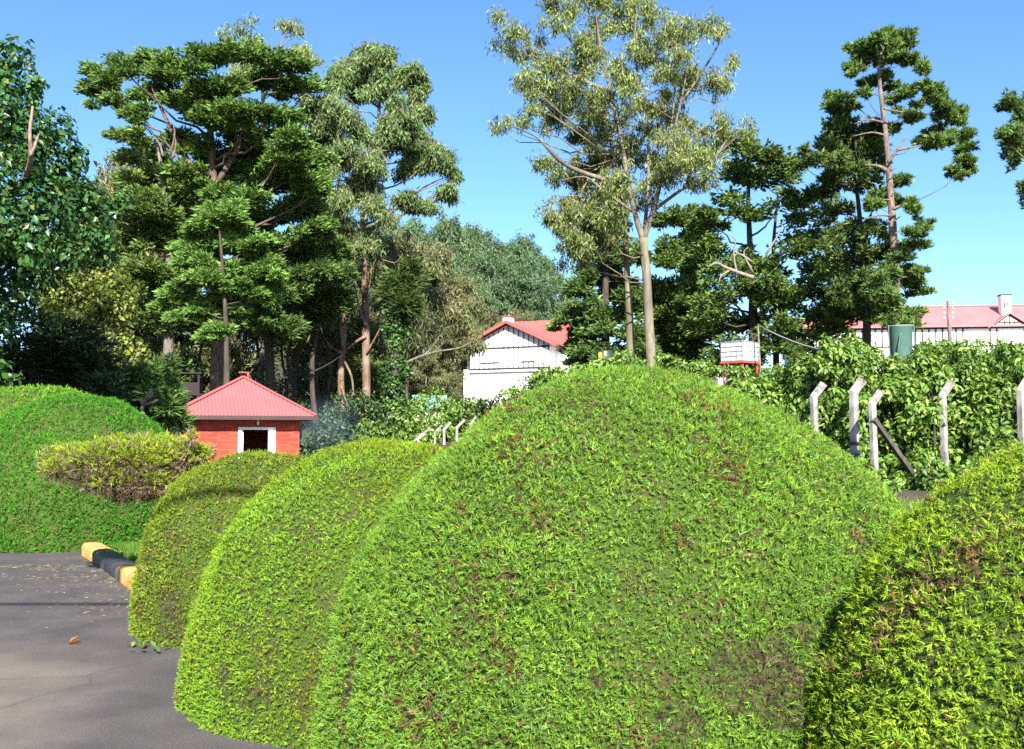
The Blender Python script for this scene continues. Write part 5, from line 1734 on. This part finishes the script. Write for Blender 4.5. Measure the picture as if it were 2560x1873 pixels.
# ------------------------------------------------------------------ undergrowth and shrubs in the middle distance
LANT = [(0.11, 0.20, 0.03), (0.155, 0.255, 0.038), (0.065, 0.13, 0.024), (0.24, 0.31, 0.06)]
mid = [('green shrub row nearest the far fence posts', [(960, 1080, 60, 40), (1010, 1050, 60, 45), (1060, 1060, 60, 40), (940, 1110, 60, 40), (1010, 1100, 70, 40)], 43.0),
       ('green shrub below the teal shed roof', [(1000, 1020, 40, 26), (1050, 1015, 50, 28), (1110, 1010, 50, 30), (1090, 1050, 60, 40), (1150, 1060, 60, 40)], 45.0),
       ('green shrub in front of the white house wall', [(1160, 1010, 50, 28), (1210, 1005, 50, 26), (1180, 1050, 60, 40), (1240, 1020, 60, 40), (1120, 1100, 70, 40)], 43.0),
       ('sunlit shrub tuft before the right corner of the white house', [(1290, 985, 45, 30), (1330, 955, 45, 28), (1370, 945, 50, 30), (1400, 930, 36, 22), (1320, 1000, 60, 40), (1400, 970, 60, 40)], 30.0),
       ('shrub line peeping over the top of the largest bush', [(1450, 920, 45, 20), (1520, 905, 50, 18), (1590, 905, 40, 18), (1680, 905, 40, 16), (1740, 915, 45, 18), (1790, 925, 45, 20), (1850, 935, 45, 24)], 24.0)]
for i, (lb, lst, Y) in enumerate(mid):
    simple_shrub('leafy_shrub', lb, lst, Y, 0.8, 'broad', 2600, LANT, 0.17 * Y / 40 + .04, 0.085 * Y / 40 + .02, 'shrub_leaf', 400 + 7 * i, w=[.4, .25, .25, .1], group='leafy shrubs along the fence')
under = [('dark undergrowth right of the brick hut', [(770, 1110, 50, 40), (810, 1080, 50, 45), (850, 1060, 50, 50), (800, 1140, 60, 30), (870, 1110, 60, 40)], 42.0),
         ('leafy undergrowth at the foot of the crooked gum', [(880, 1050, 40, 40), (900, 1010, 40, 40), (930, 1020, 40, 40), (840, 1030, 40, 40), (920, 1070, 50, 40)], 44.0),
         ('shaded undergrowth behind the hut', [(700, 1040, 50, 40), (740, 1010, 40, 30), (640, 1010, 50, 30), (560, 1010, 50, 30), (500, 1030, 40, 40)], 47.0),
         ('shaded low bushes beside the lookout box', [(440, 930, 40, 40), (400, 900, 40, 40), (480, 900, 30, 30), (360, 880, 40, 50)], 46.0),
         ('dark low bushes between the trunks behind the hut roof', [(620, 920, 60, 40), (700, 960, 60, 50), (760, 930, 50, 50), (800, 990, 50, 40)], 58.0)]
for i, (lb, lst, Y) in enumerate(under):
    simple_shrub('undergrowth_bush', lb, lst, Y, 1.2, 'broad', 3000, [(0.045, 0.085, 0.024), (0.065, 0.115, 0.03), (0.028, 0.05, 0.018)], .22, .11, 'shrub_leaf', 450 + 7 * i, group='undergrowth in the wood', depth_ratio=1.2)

# the tall hedge behind the fence on the right: separate shrubs
hedge = [('leafy hedge shrub nearest the largest bush, behind the first bent post', [(1880, 960, 60, 50), (1930, 930, 60, 55), (1900, 1020, 70, 60), (1960, 1000, 60, 60), (1980, 920, 50, 50), (1960, 1080, 60, 50), (1840, 950, 40, 30)]),
         ('tallest peak of the leafy hedge, behind the second bent post', [(2070, 850, 22, 30), (2060, 890, 50, 45), (2020, 940, 60, 60), (2090, 950, 60, 60), (2050, 1020, 70, 70), (2100, 1080, 70, 60), (2000, 1000, 50, 60), (2060, 1130, 60, 50)]),
         ('leafy hedge shrub under the leaning green tank', [(2140, 890, 45, 40), (2180, 940, 55, 50), (2140, 1000, 60, 60), (2220, 950, 50, 45), (2200, 1010, 70, 60), (2190, 1090, 70, 60), (2240, 1060, 60, 60)]),
         ('leafy hedge shrub right of the green tank, behind the braced post', [(2310, 885, 45, 36), (2280, 950, 55, 50), (2340, 930, 60, 60), (2300, 1010, 70, 60), (2260, 1120, 60, 50), (2340, 1080, 60, 60), (2310, 1150, 60, 40)]),
         ('leafy hedge shrub around the fourth bent post', [(2400, 900, 60, 45), (2380, 960, 60, 60), (2440, 940, 60, 60), (2420, 1020, 70, 60), (2400, 1100, 60, 60), (2360, 1020, 50, 60)]),
         ('leafy hedge shrub at the right picture edge', [(2500, 900, 60, 45), (2560, 900, 60, 50), (2500, 970, 60, 60), (2570, 980, 60, 60), (2490, 1050, 60, 60), (2580, 1060, 60, 60), (2640, 960, 80, 80)])]
for i, (lb, lst) in enumerate(hedge):
    Yh = (16.3, 15.7, 15.2, 15.6, 16.2, 15.8)[i]
    lst = [(a, b + 14, c * .98, d * .9) for a, b, c, d in lst] + [(a, 1150 + 20 * (j % 2), 55, 40) for j, (a, b, c, d) in enumerate(lst[::2])]
    simple_shrub('hedge_shrub', lb, lst, Yh, 0.65, 'broad', 8600, LANT, 0.118, 0.058, 'shrub_leaf', 500 + 7 * i, w=[.4, .25, .25, .1], group='leafy hedge shrubs', shell=.3, bark='bark_dark', parts=40)


back = [('taller leafy shrub behind the hedge, left of the utility pole', [(2310, 872, 40, 24), (2340, 885, 45, 30), (2290, 900, 40, 30), (2330, 920, 60, 40)], 21.0),
        ('taller leafy shrub behind the hedge, right of the utility pole', [(2400, 880, 45, 24), (2440, 886, 45, 24), (2420, 920, 70, 40), (2470, 900, 40, 30)], 21.5),
        ('taller leafy shrub behind the hedge at the right picture edge', [(2520, 886, 45, 22), (2560, 884, 45, 26), (2540, 920, 70, 40), (2610, 890, 50, 40)], 21.0),
        ('taller leafy shrub behind the hedge, left of the green tank', [(2100, 868, 40, 28), (2150, 880, 45, 30), (2190, 890, 36, 26), (2130, 920, 70, 40)], 20.5)]
for i, (lb, lst, Yl) in enumerate(back):
    simple_shrub('tall_shrub', lb, lst, Yl, 0.6, 'broad', 2000, LANT, 0.125, 0.062, 'shrub_leaf', 590 + 7 * i, w=[.4, .25, .25, .1], group='tall shrubs behind the hedge', shell=.35)

low = [('low leafy plant at the foot of the timber brace', [(2270, 1215, 45, 30), (2310, 1200, 45, 34), (2250, 1240, 40, 22), (2330, 1225, 40, 24)], 13.6),
       ('low leafy plant between the braced post and the lone post', [(2350, 1190, 40, 34), (2390, 1195, 45, 36), (2420, 1180, 45, 40), (2380, 1225, 50, 24)], 13.9),
       ('low leafy plant by the base of the tallest post', [(2150, 1190, 28, 30), (2165, 1225, 30, 22), (2215, 1215, 24, 30), (2225, 1250, 26, 18)], 13.2),
       ('low leafy plant near the right picture edge', [(2470, 1150, 50, 45), (2520, 1130, 50, 45), (2450, 1190, 45, 30), (2560, 1140, 50, 50)], 14.2)]
for i, (lb, lst, Yl) in enumerate(low):
    simple_shrub('low_plant', lb, lst, Yl, 0.3, 'broad', 1300, LANT, 0.11, 0.06, 'shrub_leaf', 560 + 7 * i, w=[.4, .25, .3, .05], group='low plants under the fence', shell=.35, parts=20)

# ------------------------------------------------------------------ concrete fence posts
noise_mat('concrete', (0.07, 0.063, 0.05), (0.27, 0.255, 0.23), 9, stretch=(1, 1, 0.6), rough=0.9, bump=0.5, bumpd=0.012, c2=(0.36, 0.35, 0.33), scale2=2.6)
noise_mat('old_timber', (0.035, 0.03, 0.028), (0.10, 0.088, 0.08), 9, stretch=(1, 1, 0.3), bump=0.4)


def post(tip, bend, base, Y, w, label, group, yaw=0.5, brace=None, seed=0, band=None):
    w = w * 0.72
    t, b = P(*tip, Y), P(*bend, Y)
    f = P(*base, Y)
    g = float(height(f[0], Y))
    if f[2] > g: f[2] = g
    f[2] -= 0.15
    # vertical from the bend down, following the tilt in the picture
    org = np.array([f[0], Y, f[2]])
    root = empty('fence_post', org)
    path = [Vector(f - org), Vector((f * .5 + b * .5) - org), Vector(b - org), Vector(t - org) + Vector((0, 0.12, 0))]
    vs, fs = [], []
    r = random.Random(seed)
    cs = [(-1, -1), (1, -1), (1, 1), (-1, 1)]
    c, s = math.cos(yaw), math.sin(yaw)
    ww = [w, w * .96, w * .94, w * .8]
    ch = .82
    ring = [(-1, -ch), (-ch, -1), (ch, -1), (1, -ch), (1, ch), (ch, 1), (-ch, 1), (-1, ch)]
    for i, p in enumerate(path):
        for (x, y) in ring:
            xx, yy = (x * c - y * s) * ww[i] / 2, (x * s + y * c) * ww[i] / 2
            z = 0
            if i == 3: z = -xx * .75
            if i == 2: z = -xx * .35
            vs.append(p + Vector((xx, yy, z)) + Vector((r.uniform(-1, 1), r.uniform(-1, 1), 0)) * .004)
    n = 8
    for i in range(3):
        for j in range(n):
            fs.append((i * n + j, i * n + (j + 1) % n, (i + 1) * n + (j + 1) % n, (i + 1) * n + j))
    fs.append(tuple(range(3 * n, 4 * n))); fs.append(tuple(reversed(range(n))))
    mb = MB(); mb.add(vs, fs)
    mb.build('shaft', 'concrete', root)
    if brace:
        a, e = P(*brace[0], Y - .05), P(*brace[1], Y + .5)
        bm = MB(); bm.bar(Vector(a - org), Vector(e - org), .065, .065); bm.build('brace', 'old_timber', root)
    if band:
        for z0, z1 in band:
            m = MB(); m.tube([path[0].lerp(path[2], z0), path[0].lerp(path[2], z1)], [w * .72, w * .72], 10); m.build('black_band', 'kerb_black', root)
    tag(root, label, 'fence post', group)


GP = 'bent concrete fence posts'
post((2066, 958), (2034, 992), (2040, 1130), 14.4, .12, 'bent concrete post at the shoulder of the largest bush, first of the near ones', GP, .5, seed=1)
post((2165, 948), (2134, 980), (2138, 1215), 14.0, .14, 'tallest white bent concrete post, with a black band low down', GP, .5, seed=2, band=[(.30, .42), (.50, .53)])
post((2210, 977), (2180, 1010), (2190, 1252), 13.4, .11, 'bent concrete post propped by a slanting grey timber brace', GP, .5, brace=((2184, 1048), (2292, 1200)), seed=3)
post((2388, 953), (2356, 990), (2364, 1205), 14.9, .125, 'bent concrete post standing alone in the leafy hedge, past the braced one', GP, .5, seed=4)
post((2590, 935), (2553, 978), (2560, 1200), 14.0, .14, 'bent concrete post cut by the right picture edge', GP, .5, seed=5)
GF = 'small far fence posts'
post((1076, 1071), (1045, 1091), (1043, 1150), 37, .105, 'farthest left of the small far posts, with a long slanting arm', GF, .3, seed=6)
post((1062, 1085), (1030, 1105), (1030, 1150), 39, .10, 'faint small far post almost hidden at the left end of the fence', GF, .3, seed=10)
post((1104, 1063), (1087, 1081), (1086, 1150), 38, .09, 'thin small far post just left of the whitest one', GF, .3, seed=7)
post((1126, 1055), (1110, 1074), (1110, 1160), 35, .125, 'whitest and longest of the small far posts', GF, .3, seed=8)
post((1160, 1050), (1142, 1069), (1141, 1150), 36, .125, 'small far post just right of the whitest one', GF, .3, seed=9)
post((1189, 1042), (1176, 1060), (1173, 1140), 37, .10, 'small far post at the right end, half in the largest bush', GF, .3, seed=11)


def soil_rock():
    rng = random.Random(9)
    noise_mat('dark_soil', (0.05, 0.04, 0.032), (0.13, 0.105, 0.085), 7, bump=0.8, bumpd=0.03)
    for k, (px, py, Y, s, lb) in enumerate(((2200, 1290, 12.9, .34, 'dark soil lump at the foot of the braced post'), (2150, 1235, 13.7, .2, 'small brown stone at the foot of the tallest post'))):
        c = P(px, py, Y)
        import bmesh
        bm = bmesh.new()
        bmesh.ops.create_icosphere(bm, subdivisions=3, radius=s)
        for v in bm.verts:
            n = lfn(np.array([list(v.co)]), 50 + k, 6)[0]
            v.co *= 1 + .22 * n
            v.co.z *= .75
        me = bpy.data.meshes.new('boulder'); bm.to_mesh(me); bm.free()
        me.materials.append(MATS['dark_soil'])
        o = link_obj('boulder', me); o.location = c
        tag(o, lb, 'boulder')


soil_rock()

# ------------------------------------------------------------------ tanks
M_plain('tank_green', (0.055, 0.115, 0.095), 0.5, 0.4, var=.1)
M_plain('tank_black', (0.035, 0.038, 0.042), 0.4, 0.5, var=.1)
M_plain('label_yellow', (0.75, 0.55, 0.03), 0.6)
M_plain('tank_plastic', (0.72, 0.73, 0.70), 0.5, 0.4, var=.05)
M_plain('cage_steel', (0.22, 0.23, 0.24), 0.5, 0.5)
M_plain('steel_red', (0.42, 0.07, 0.05), 0.6)
M_plain('teal_sheet', (0.16, 0.34, 0.33), 0.5)
M_plain('wall_cream', (0.55, 0.52, 0.46), 0.8)


def ring(mb, r, z, t, n=32):
    pts = [(r * math.cos(2 * math.pi * i / n), r * math.sin(2 * math.pi * i / n), z) for i in range(n + 1)]
    mb.tube(pts, [t] * (n + 1), 6, caps=False)


def lathe(mb, prof, n=36):
    vs, fs = [], []
    for (r, z) in prof:
        for j in range(n):
            a = 2 * math.pi * j / n
            vs.append((r * math.cos(a), r * math.sin(a), z))
    for i in range(len(prof) - 1):
        for j in range(n):
            fs.append((i * n + j, i * n + (j + 1) % n, (i + 1) * n + (j + 1) % n, (i + 1) * n + j))
    fs.append(tuple(reversed(range(n)))); fs.append(tuple(range((len(prof) - 1) * n, len(prof) * n)))
    mb.add(vs, fs, True)


def green_tank():
    Y = 36.0
    c = P(2257, 905, Y)
    zt = P(2257, 815, Y)[2]
    R = 31 * mpp(Y)
    g = float(height(c[0], Y))
    root = empty('green_tank', (c[0], Y, g))
    root.rotation_euler = (0, math.radians(-1.5), 0)
    H = zt - g
    z0 = P(2257, 898, Y)[2] - g - .2
    b = MB(); lathe(b, [(R * .78, z0), (R * .80, z0 + .05), (R * .97, H - .08), (R, H - .06), (R, H), (R * .96, H), (R * .9, H - .02), (R * .3, H + .03)]); b.build('barrel', 'tank_green', root)
    rm = MB(); ring(rm, R * 1.0, H - .02, .02); rm.build('rim', 'cage_steel', root)
    for a in (-2.9, -.25, 1.6):
        m = MB(); m.bar((math.cos(a) * R * 1.06, math.sin(a) * R * 1.06, 0), (math.cos(a) * R * 1.06, math.sin(a) * R * 1.06, H + .03), .035); m.build('post', 'tank_green', root)
    pp = MB(); pp.tube([(-R * .62, -R * .95, z0), (-R * .55, -R * .95, H - .75), (-R * .38, -R * .98, H - .38), (-R * .22, -R * .97, H - .30)], [.022, .022, .03, .035], 8); pp.build('pipe', 'tank_green', root)
    st = MB(); st.box(-R * .9, R * .9, -R * .9, R * .9, z0 - .12, z0)
    for sx in (-1, 1):
        for sy in (-1, 1):
            st.bar((sx * R * .8, sy * R * .8, -.1), (sx * R * .8, sy * R * .8, z0 - .12), .09)
    st.build('stand', 'rust_red', root)
    tag(root, 'tapered green water tank leaning above the leafy hedge', 'tank')


def black_drum():
    Y = 33.0
    c = P(1512, 920, Y)
    zt = P(1512, 877, Y)[2]
    g = float(height(c[0], Y))
    R = 19 * mpp(Y)
    H = zt - g
    root = empty('black_drum', (c[0], Y, g))
    z0 = max(0.2, H - 0.95)
    b = MB(); lathe(b, [(R, z0), (R, z0 + .3), (R * 1.04, z0 + .32), (R, z0 + .34), (R, z0 + .6), (R * 1.04, z0 + .62), (R, z0 + .64), (R, H - .05), (R * .92, H), (R * .3, H + .01)]); b.build('barrel', 'tank_black', root)
    l = MB()
    n = 5
    vs = []
    for i in range(n + 1):
        a = -2.55 + .55 * i / n
        for z in (H - .32, H - .08): vs.append((math.cos(a) * R * 1.055, math.sin(a) * R * 1.055, z))
    l.add(vs, [(2 * i, 2 * i + 2, 2 * i + 3, 2 * i + 1) for i in range(n)]); l.build('sticker', 'label_yellow', root)
    s = MB(); s.box(-R, R, -R, R, -.1, z0); s.build('plinth', 'wall_cream', root)
    tag(root, 'black plastic drum with a yellow sticker above the largest bush', 'drum')


def caged_tank():
    Y = 44.0
    c = P(1860, 905, Y - .5)
    g = float(height(c[0], Y))
    z0, z1 = P(1860, 905, Y - .5)[2] - g, P(1860, 853, Y - .5)[2] - g
    root = empty('caged_tank', (c[0] - .05, Y, g), math.radians(41))
    a, b = .60, .56
    t = MB(); t.box(-a, a, -b, b, z0 + .06, z1 - .03); t.build('plastic_tank', 'tank_plastic', root)
    for i in range(5):
        z = z0 + .06 + (z1 - z0 - .08) * i / 4
        m = MB()
        for (p, q) in (((-a, -b), (a, -b)), ((a, -b), (a, b)), ((a, b), (-a, b)), ((-a, b), (-a, -b))):
            p = Vector((p[0] * 1.03, p[1] * 1.03, z)); q = Vector((q[0] * 1.03, q[1] * 1.03, z)); m.bar(p, q, .028)
        m.build('cage_rail', 'cage_steel', root)
    for i in range(5):
        f = -1 + 2 * i / 4
        for (x, y) in ((f * a, -b * 1.045), (f * a, b * 1.045), (a * 1.045, f * b), (-a * 1.045, f * b)):
            MB().bar((x, y, z0 + .04), (x, y, z1), .018).build('cage_bar', 'cage_steel', root)
    pl = MB(); pl.box(-a - .06, a + .06, -b - .06, b + .06, z0 - .05, z0 + .03); pl.build('pallet', 'steel_red', root)
    for sx in (-1, 1):
        for sy in (-1, 1):
            MB().bar((sx * a * .9, sy * b * .9, -.1), (sx * a * .9, sy * b * .9, z0 - .05), .07).build('stand_leg', 'steel_red', root)
    MB().bar((-a * .9, -b * .9, z0 - .7), (-a * .2, -b * .9, z0 - .06), .04).build('stand_brace', 'steel_red', root)
    tag(root, 'white plastic water tank in a steel cage on red legs', 'tank')


green_tank(); black_drum(); caged_tank()


def pole(name, px, ptop, Y, r, label, mat, arms=True):
    x = P(px, ptop, Y)[0]; zt = P(px, ptop, Y)[2]; g = float(height(x, Y))
    root = empty(name, (x, Y, g))
    m = MB(); m.tube([(0, 0, -.2), (-.05, 0, (zt - g) * .5), (-.12, 0, zt - g)], [r, r * .9, r * .75], 9); m.build('shaft', mat, root)
    if arms:
        for i in range(4):
            z = zt - g - .3 - i * .42
            q = MB(); q.bar((-.5, 0, z), (.3, 0, z), .05); q.build('crossarm', 'timber_grey', root)
            for xx in (-.48, .26):
                s = MB(); lathe(s, [(.04, z + .03), (.07, z + .07), (.05, z + .11), (.07, z + .15), (.03, z + .19)], 8)
                s.v = [(a + xx, b, c) for a, b, c in s.v]
                s.build('insulator', 'paint_white', root)
    tag(root, label, 'pole')


pole('utility_pole', 2374, 752, 84.0, .2, 'utility pole with white insulators in front of the pale red roof', 'old_timber_light' if 'old_timber_light' in MATS else 'bark_grey')
pole('wooden_pole', 1902, 815, 43.2, .045, 'thin wooden pole beside the caged water tank', 'bark_grey', False)


def cable():
    a, b = P(1903, 818, 43.2), P(2130, 888, 37.0)
    m = MB()
    m.tube(bez(a, b, -.03, 8, 1, 0), [.028] * 9, 6)
    o = m.build('cable', 'cage_steel')
    tag(o, 'grey cable sloping down from the thin wooden pole into the hedge', 'cable')


cable()


def shed(px0, px1, pt, pb, Y, label, yaw=0.1):
    a, b = P(px0, pb, Y), P(px1, pb, Y)
    cx = (a[0] + b[0]) / 2
    g = float(height(cx, Y))
    root = empty('shed', (cx, Y, g), yaw)
    h = (b[0] - a[0]) / 2
    zt, zb = P(px0, pt, Y + 2)[2] - g, a[2] - g
    w = MB(); w.box(-h + .2, h - .2, .3, 3.5, -.3, zb); w.build('wall', 'wall_cream', root)
    r = MB(); corrugated(r, (-h, 0, zb), (h, 0, zb), (h, 2, zt), (-h, 2, zt), .3, .02); corrugated(r, (h, 4, zb), (-h, 4, zb), (-h, 2, zt), (h, 2, zt), .3, .02); r.build('roof', 'teal_sheet', root)
    tag(root, label, 'shed')


shed(1030, 1120, 988, 1022, 56.0, 'low shed with pale teal roof between ivy trunk and white house')
shed(780, 850, 1000, 1030, 58.0, 'teal sheet roofed shed glimpsed between the dark trunks')


def low_white():
    Y = 60.0
    x0, x1 = P(1745, 900, Y)[0], P(1835, 900, Y)[0]
    g = float(height(x0, Y))
    zt = P(1790, 905, Y)[2] - g
    root = empty('white_outbuilding', ((x0 + x1) / 2, Y, g))
    h = (x1 - x0) / 2
    MB().box(-h, h, 0, 3, -.3, zt).build('wall', 'paint_white', root)
    MB().box(-h - .2, h + .2, -.25, 3.2, zt, zt + .12).build('roof', 'rust_red', root)
    MB().box(-h * .3, h * .1, -.03, .01, .3, zt - .4).build('door', 'timber_grey', root)
    tag(root, 'low white outbuilding showing left of the caged tank', 'outbuilding')


low_white()

# ------------------------------------------------------------------ small things on the ground
def ground_grass():
    rng = np.random.default_rng(600)
    noise = []
    lv = Leaves()
    pts = []
    # verge behind the kerb and along the foot of the bushes
    edge = np.array(ROAD_EDGE[4:])
    for a, b in zip(edge[:-1], edge[1:]):
        n = 2600
        f = rng.random((n, 1))
        d = b - a
        nn = np.array([d[1], -d[0]]) / np.linalg.norm(d)
        off = rng.random((n, 1)) ** 1.3 * 1.1 + 0.28
        q = a + d * f + nn * off
        pts.append(q)
    q = np.concatenate(pts)
    n = len(q)
    p = np.stack([q[:, 0], q[:, 1], height(q[:, 0], q[:, 1])], 1)
    d = unit(rand_unit(rng, n) * .55 + np.array([0, 0, 1.0]))
    lv.blades(p, d, rng.uniform(.06, .16, n), .012, palette(rng, n, [(.08, .17, .025), (.12, .22, .03), (.06, .12, .02)]), rng)
    # fringe at the foot of the far dome
    n = 3500
    x = rng.uniform(-9.5, -5.0, n)
    p = np.stack([x, 13.25 + rng.uniform(-.12, .5, n), np.full(n, .0)], 1)
    lv.blades(p, unit(rand_unit(rng, n) * .6 + np.array([0, 0, 1.0])), rng.uniform(.05, .13, n), .014, palette(rng, n, [(.06, .16, .022), (.09, .2, .03)]), rng)
    tag(lv.build('grass', 'clipped_conifer'), 'green grass along the kerb and the feet of the bushes', 'grass', kind='stuff')
    # cut grass and needles strewn on the asphalt
    lv = Leaves()
    c = np.array([[-5.2, 11.5], [-4.6, 10.8], [-4.3, 10.4], [-5.6, 11.7], [-3.6, 9.2], [-4.9, 10.9]])
    s = np.array([[.5, .10], [.5, .12], [.45, .35], [.4, .08], [.4, .5], [.8, .3]])
    i = rng.integers(0, 6, 1500)
    q = c[i] + rng.normal(size=(1500, 2)) * s[i]
    e = np.array(ROAD_EDGE[2:7])
    f = rng.random((1500, 1)); k = rng.integers(0, 4, 1500)
    q2 = e[k] + (e[k + 1] - e[k]) * f + np.stack([-np.abs(rng.normal(0, .14, 1500)), -np.abs(rng.normal(0, .08, 1500))], 1)
    q = np.concatenate([q, q2])
    n = len(q)
    p = np.stack([q[:, 0], q[:, 1], np.full(n, .011)], 1)
    a = rng.uniform(0, 6.28, n)
    d = unit(np.stack([np.cos(a), np.sin(a), rng.uniform(0, .15, n)], 1))
    lv.blades(p, d, rng.uniform(.02, .06, n), .006, palette(rng, n, [(.20, .18, .11), (.14, .16, .07), (.26, .24, .18), (.16, .09, .05)], [.4, .25, .2, .15]), rng)
    tag(lv.build('clippings', 'clipped_conifer'), 'dry grass clippings strewn on the asphalt near the kerb', 'clippings', kind='stuff')
    # one fallen leaf
    lv = Leaves()
    c0 = P(170, 1606, 7.0)
    g = 1.55 / ((1606 - 1085) / FPX)
    c0 = np.array([(185 - 1280) / FPX * g, g, .014])
    for k in range(4):
        a = .2 + k * .35
        lv.leaf(np.array([c0]) + k * .002, unit(np.array([[math.cos(a), math.sin(a) * .6, .12 * k]])), np.array([[0, .2, 1.0]]), .09, .035, np.array([[.45, .17, .03]]))
    o = lv.build('fallen_leaf', 'shrub_leaf')
    tag(o, 'orange fallen leaf lying on the asphalt', 'leaf')


ground_grass()


def weeds():
    """small broad-leaved weeds at the foot of the olive bush and by the kerb"""
    me = None
    for k, (x, y, sc, lb) in enumerate(((-2.62, 7.15, .55, 'small broad leaved weed at the foot of the olive bush'), (-5.0, 12.75, .8, 'pale leaved weed behind the faded yellow kerb block'))):
        r = random.Random(70 + k)
        root = empty('weed', (x, y, .01))
        for j in range(11):
            o = link_obj('leaf', LEAF_MESHES['shrub_leaf'][j % 4], root)
            a = r.uniform(0, 6.28)
            o.location = (r.gauss(0, .07), r.gauss(0, .05), .01 + .05 * r.random())
            o.rotation_euler = (r.uniform(.1, .9), r.uniform(-.3, .3), a)
            o.scale = (sc, sc, sc)
        tag(root, lb, 'weed')


weeds()


def overhead_cable():
    """a cable strung between poles, above the camera; its shadow crosses the road"""
    m = to_sun.z / -to_sun.y
    for k, (y0, z0, H, lb) in enumerate(((9.5, 0.0, 6.5, 'dark overhead cable that throws a shadow line over the road'),)):
        yc = y0 - (H - z0) / m
        o = MB().tube([(-24 + 4 * i, yc, H - .25 + .25 * ((i - 6) / 6) ** 2) for i in range(13)], [.032] * 13, 8).build('overhead_cable', 'tank_black')
        tag(o, lb, 'cable')
    for x, lb in ((-24, 'tall pole left of the camera that carries the overhead cables'), (24, 'tall pole right of the camera that carries the overhead cables')):
        y = 9.5 - 6.5 / m
        root = empty('cable_pole', (x, y, 0))
        MB().tube([(0, 0, -.2), (0, 0, 4), (0, 0, 7.2)], [.15, .13, .11], 10).build('shaft', 'bark_grey', root)
        MB().bar((0, -.6, 6.42), (0, .6, 6.42), .12).build('crossarm', 'bark_grey', root)
        tag(root, lb, 'pole', 'cable poles')


overhead_cable()



# ------------------------------------------------------------------ wood smoke beside the hut
def smoke():
    m = bpy.data.materials.new('wood_smoke'); m.use_nodes = True
    nt = m.node_tree; nt.nodes.clear()
    out = nt.nodes.new('ShaderNodeOutputMaterial')
    v = nt.nodes.new('ShaderNodeVolumePrincipled')
    v.inputs['Color'].default_value = (0.42, 0.62, 1.0, 1)
    tc = nt.nodes.new('ShaderNodeTexCoord')
    g = nt.nodes.new('ShaderNodeTexGradient'); g.gradient_type = 'SPHERICAL'
    nz = nt.nodes.new('ShaderNodeTexNoise'); nz.inputs['Scale'].default_value = 1.6; nz.inputs['Detail'].default_value = 3
    nt.links.new(tc.outputs['Object'], g.inputs['Vector']); nt.links.new(tc.outputs['Object'], nz.inputs['Vector'])
    mu = nt.nodes.new('ShaderNodeMath'); mu.operation = 'MULTIPLY'
    nt.links.new(g.outputs['Fac'], mu.inputs[0]); nt.links.new(nz.outputs['Fac'], mu.inputs[1])
    m2 = nt.nodes.new('ShaderNodeMath'); m2.operation = 'MULTIPLY'; m2.inputs[1].default_value = 0.13
    nt.links.new(mu.outputs[0], m2.inputs[0]); nt.links.new(m2.outputs[0], v.inputs['Density'])
    nt.links.new(v.outputs[0], out.inputs['Volume'])
    c = P(812, 1062, 38.5)
    o = MB().box(-1, 1, -1, 1, -1, 1).build('smoke', m)
    o.location = c; o.scale = (1.7, 1.3, 1.25)
    tag(o, 'faint blue wood smoke drifting right of the brick hut', 'smoke', kind='stuff')


smoke()
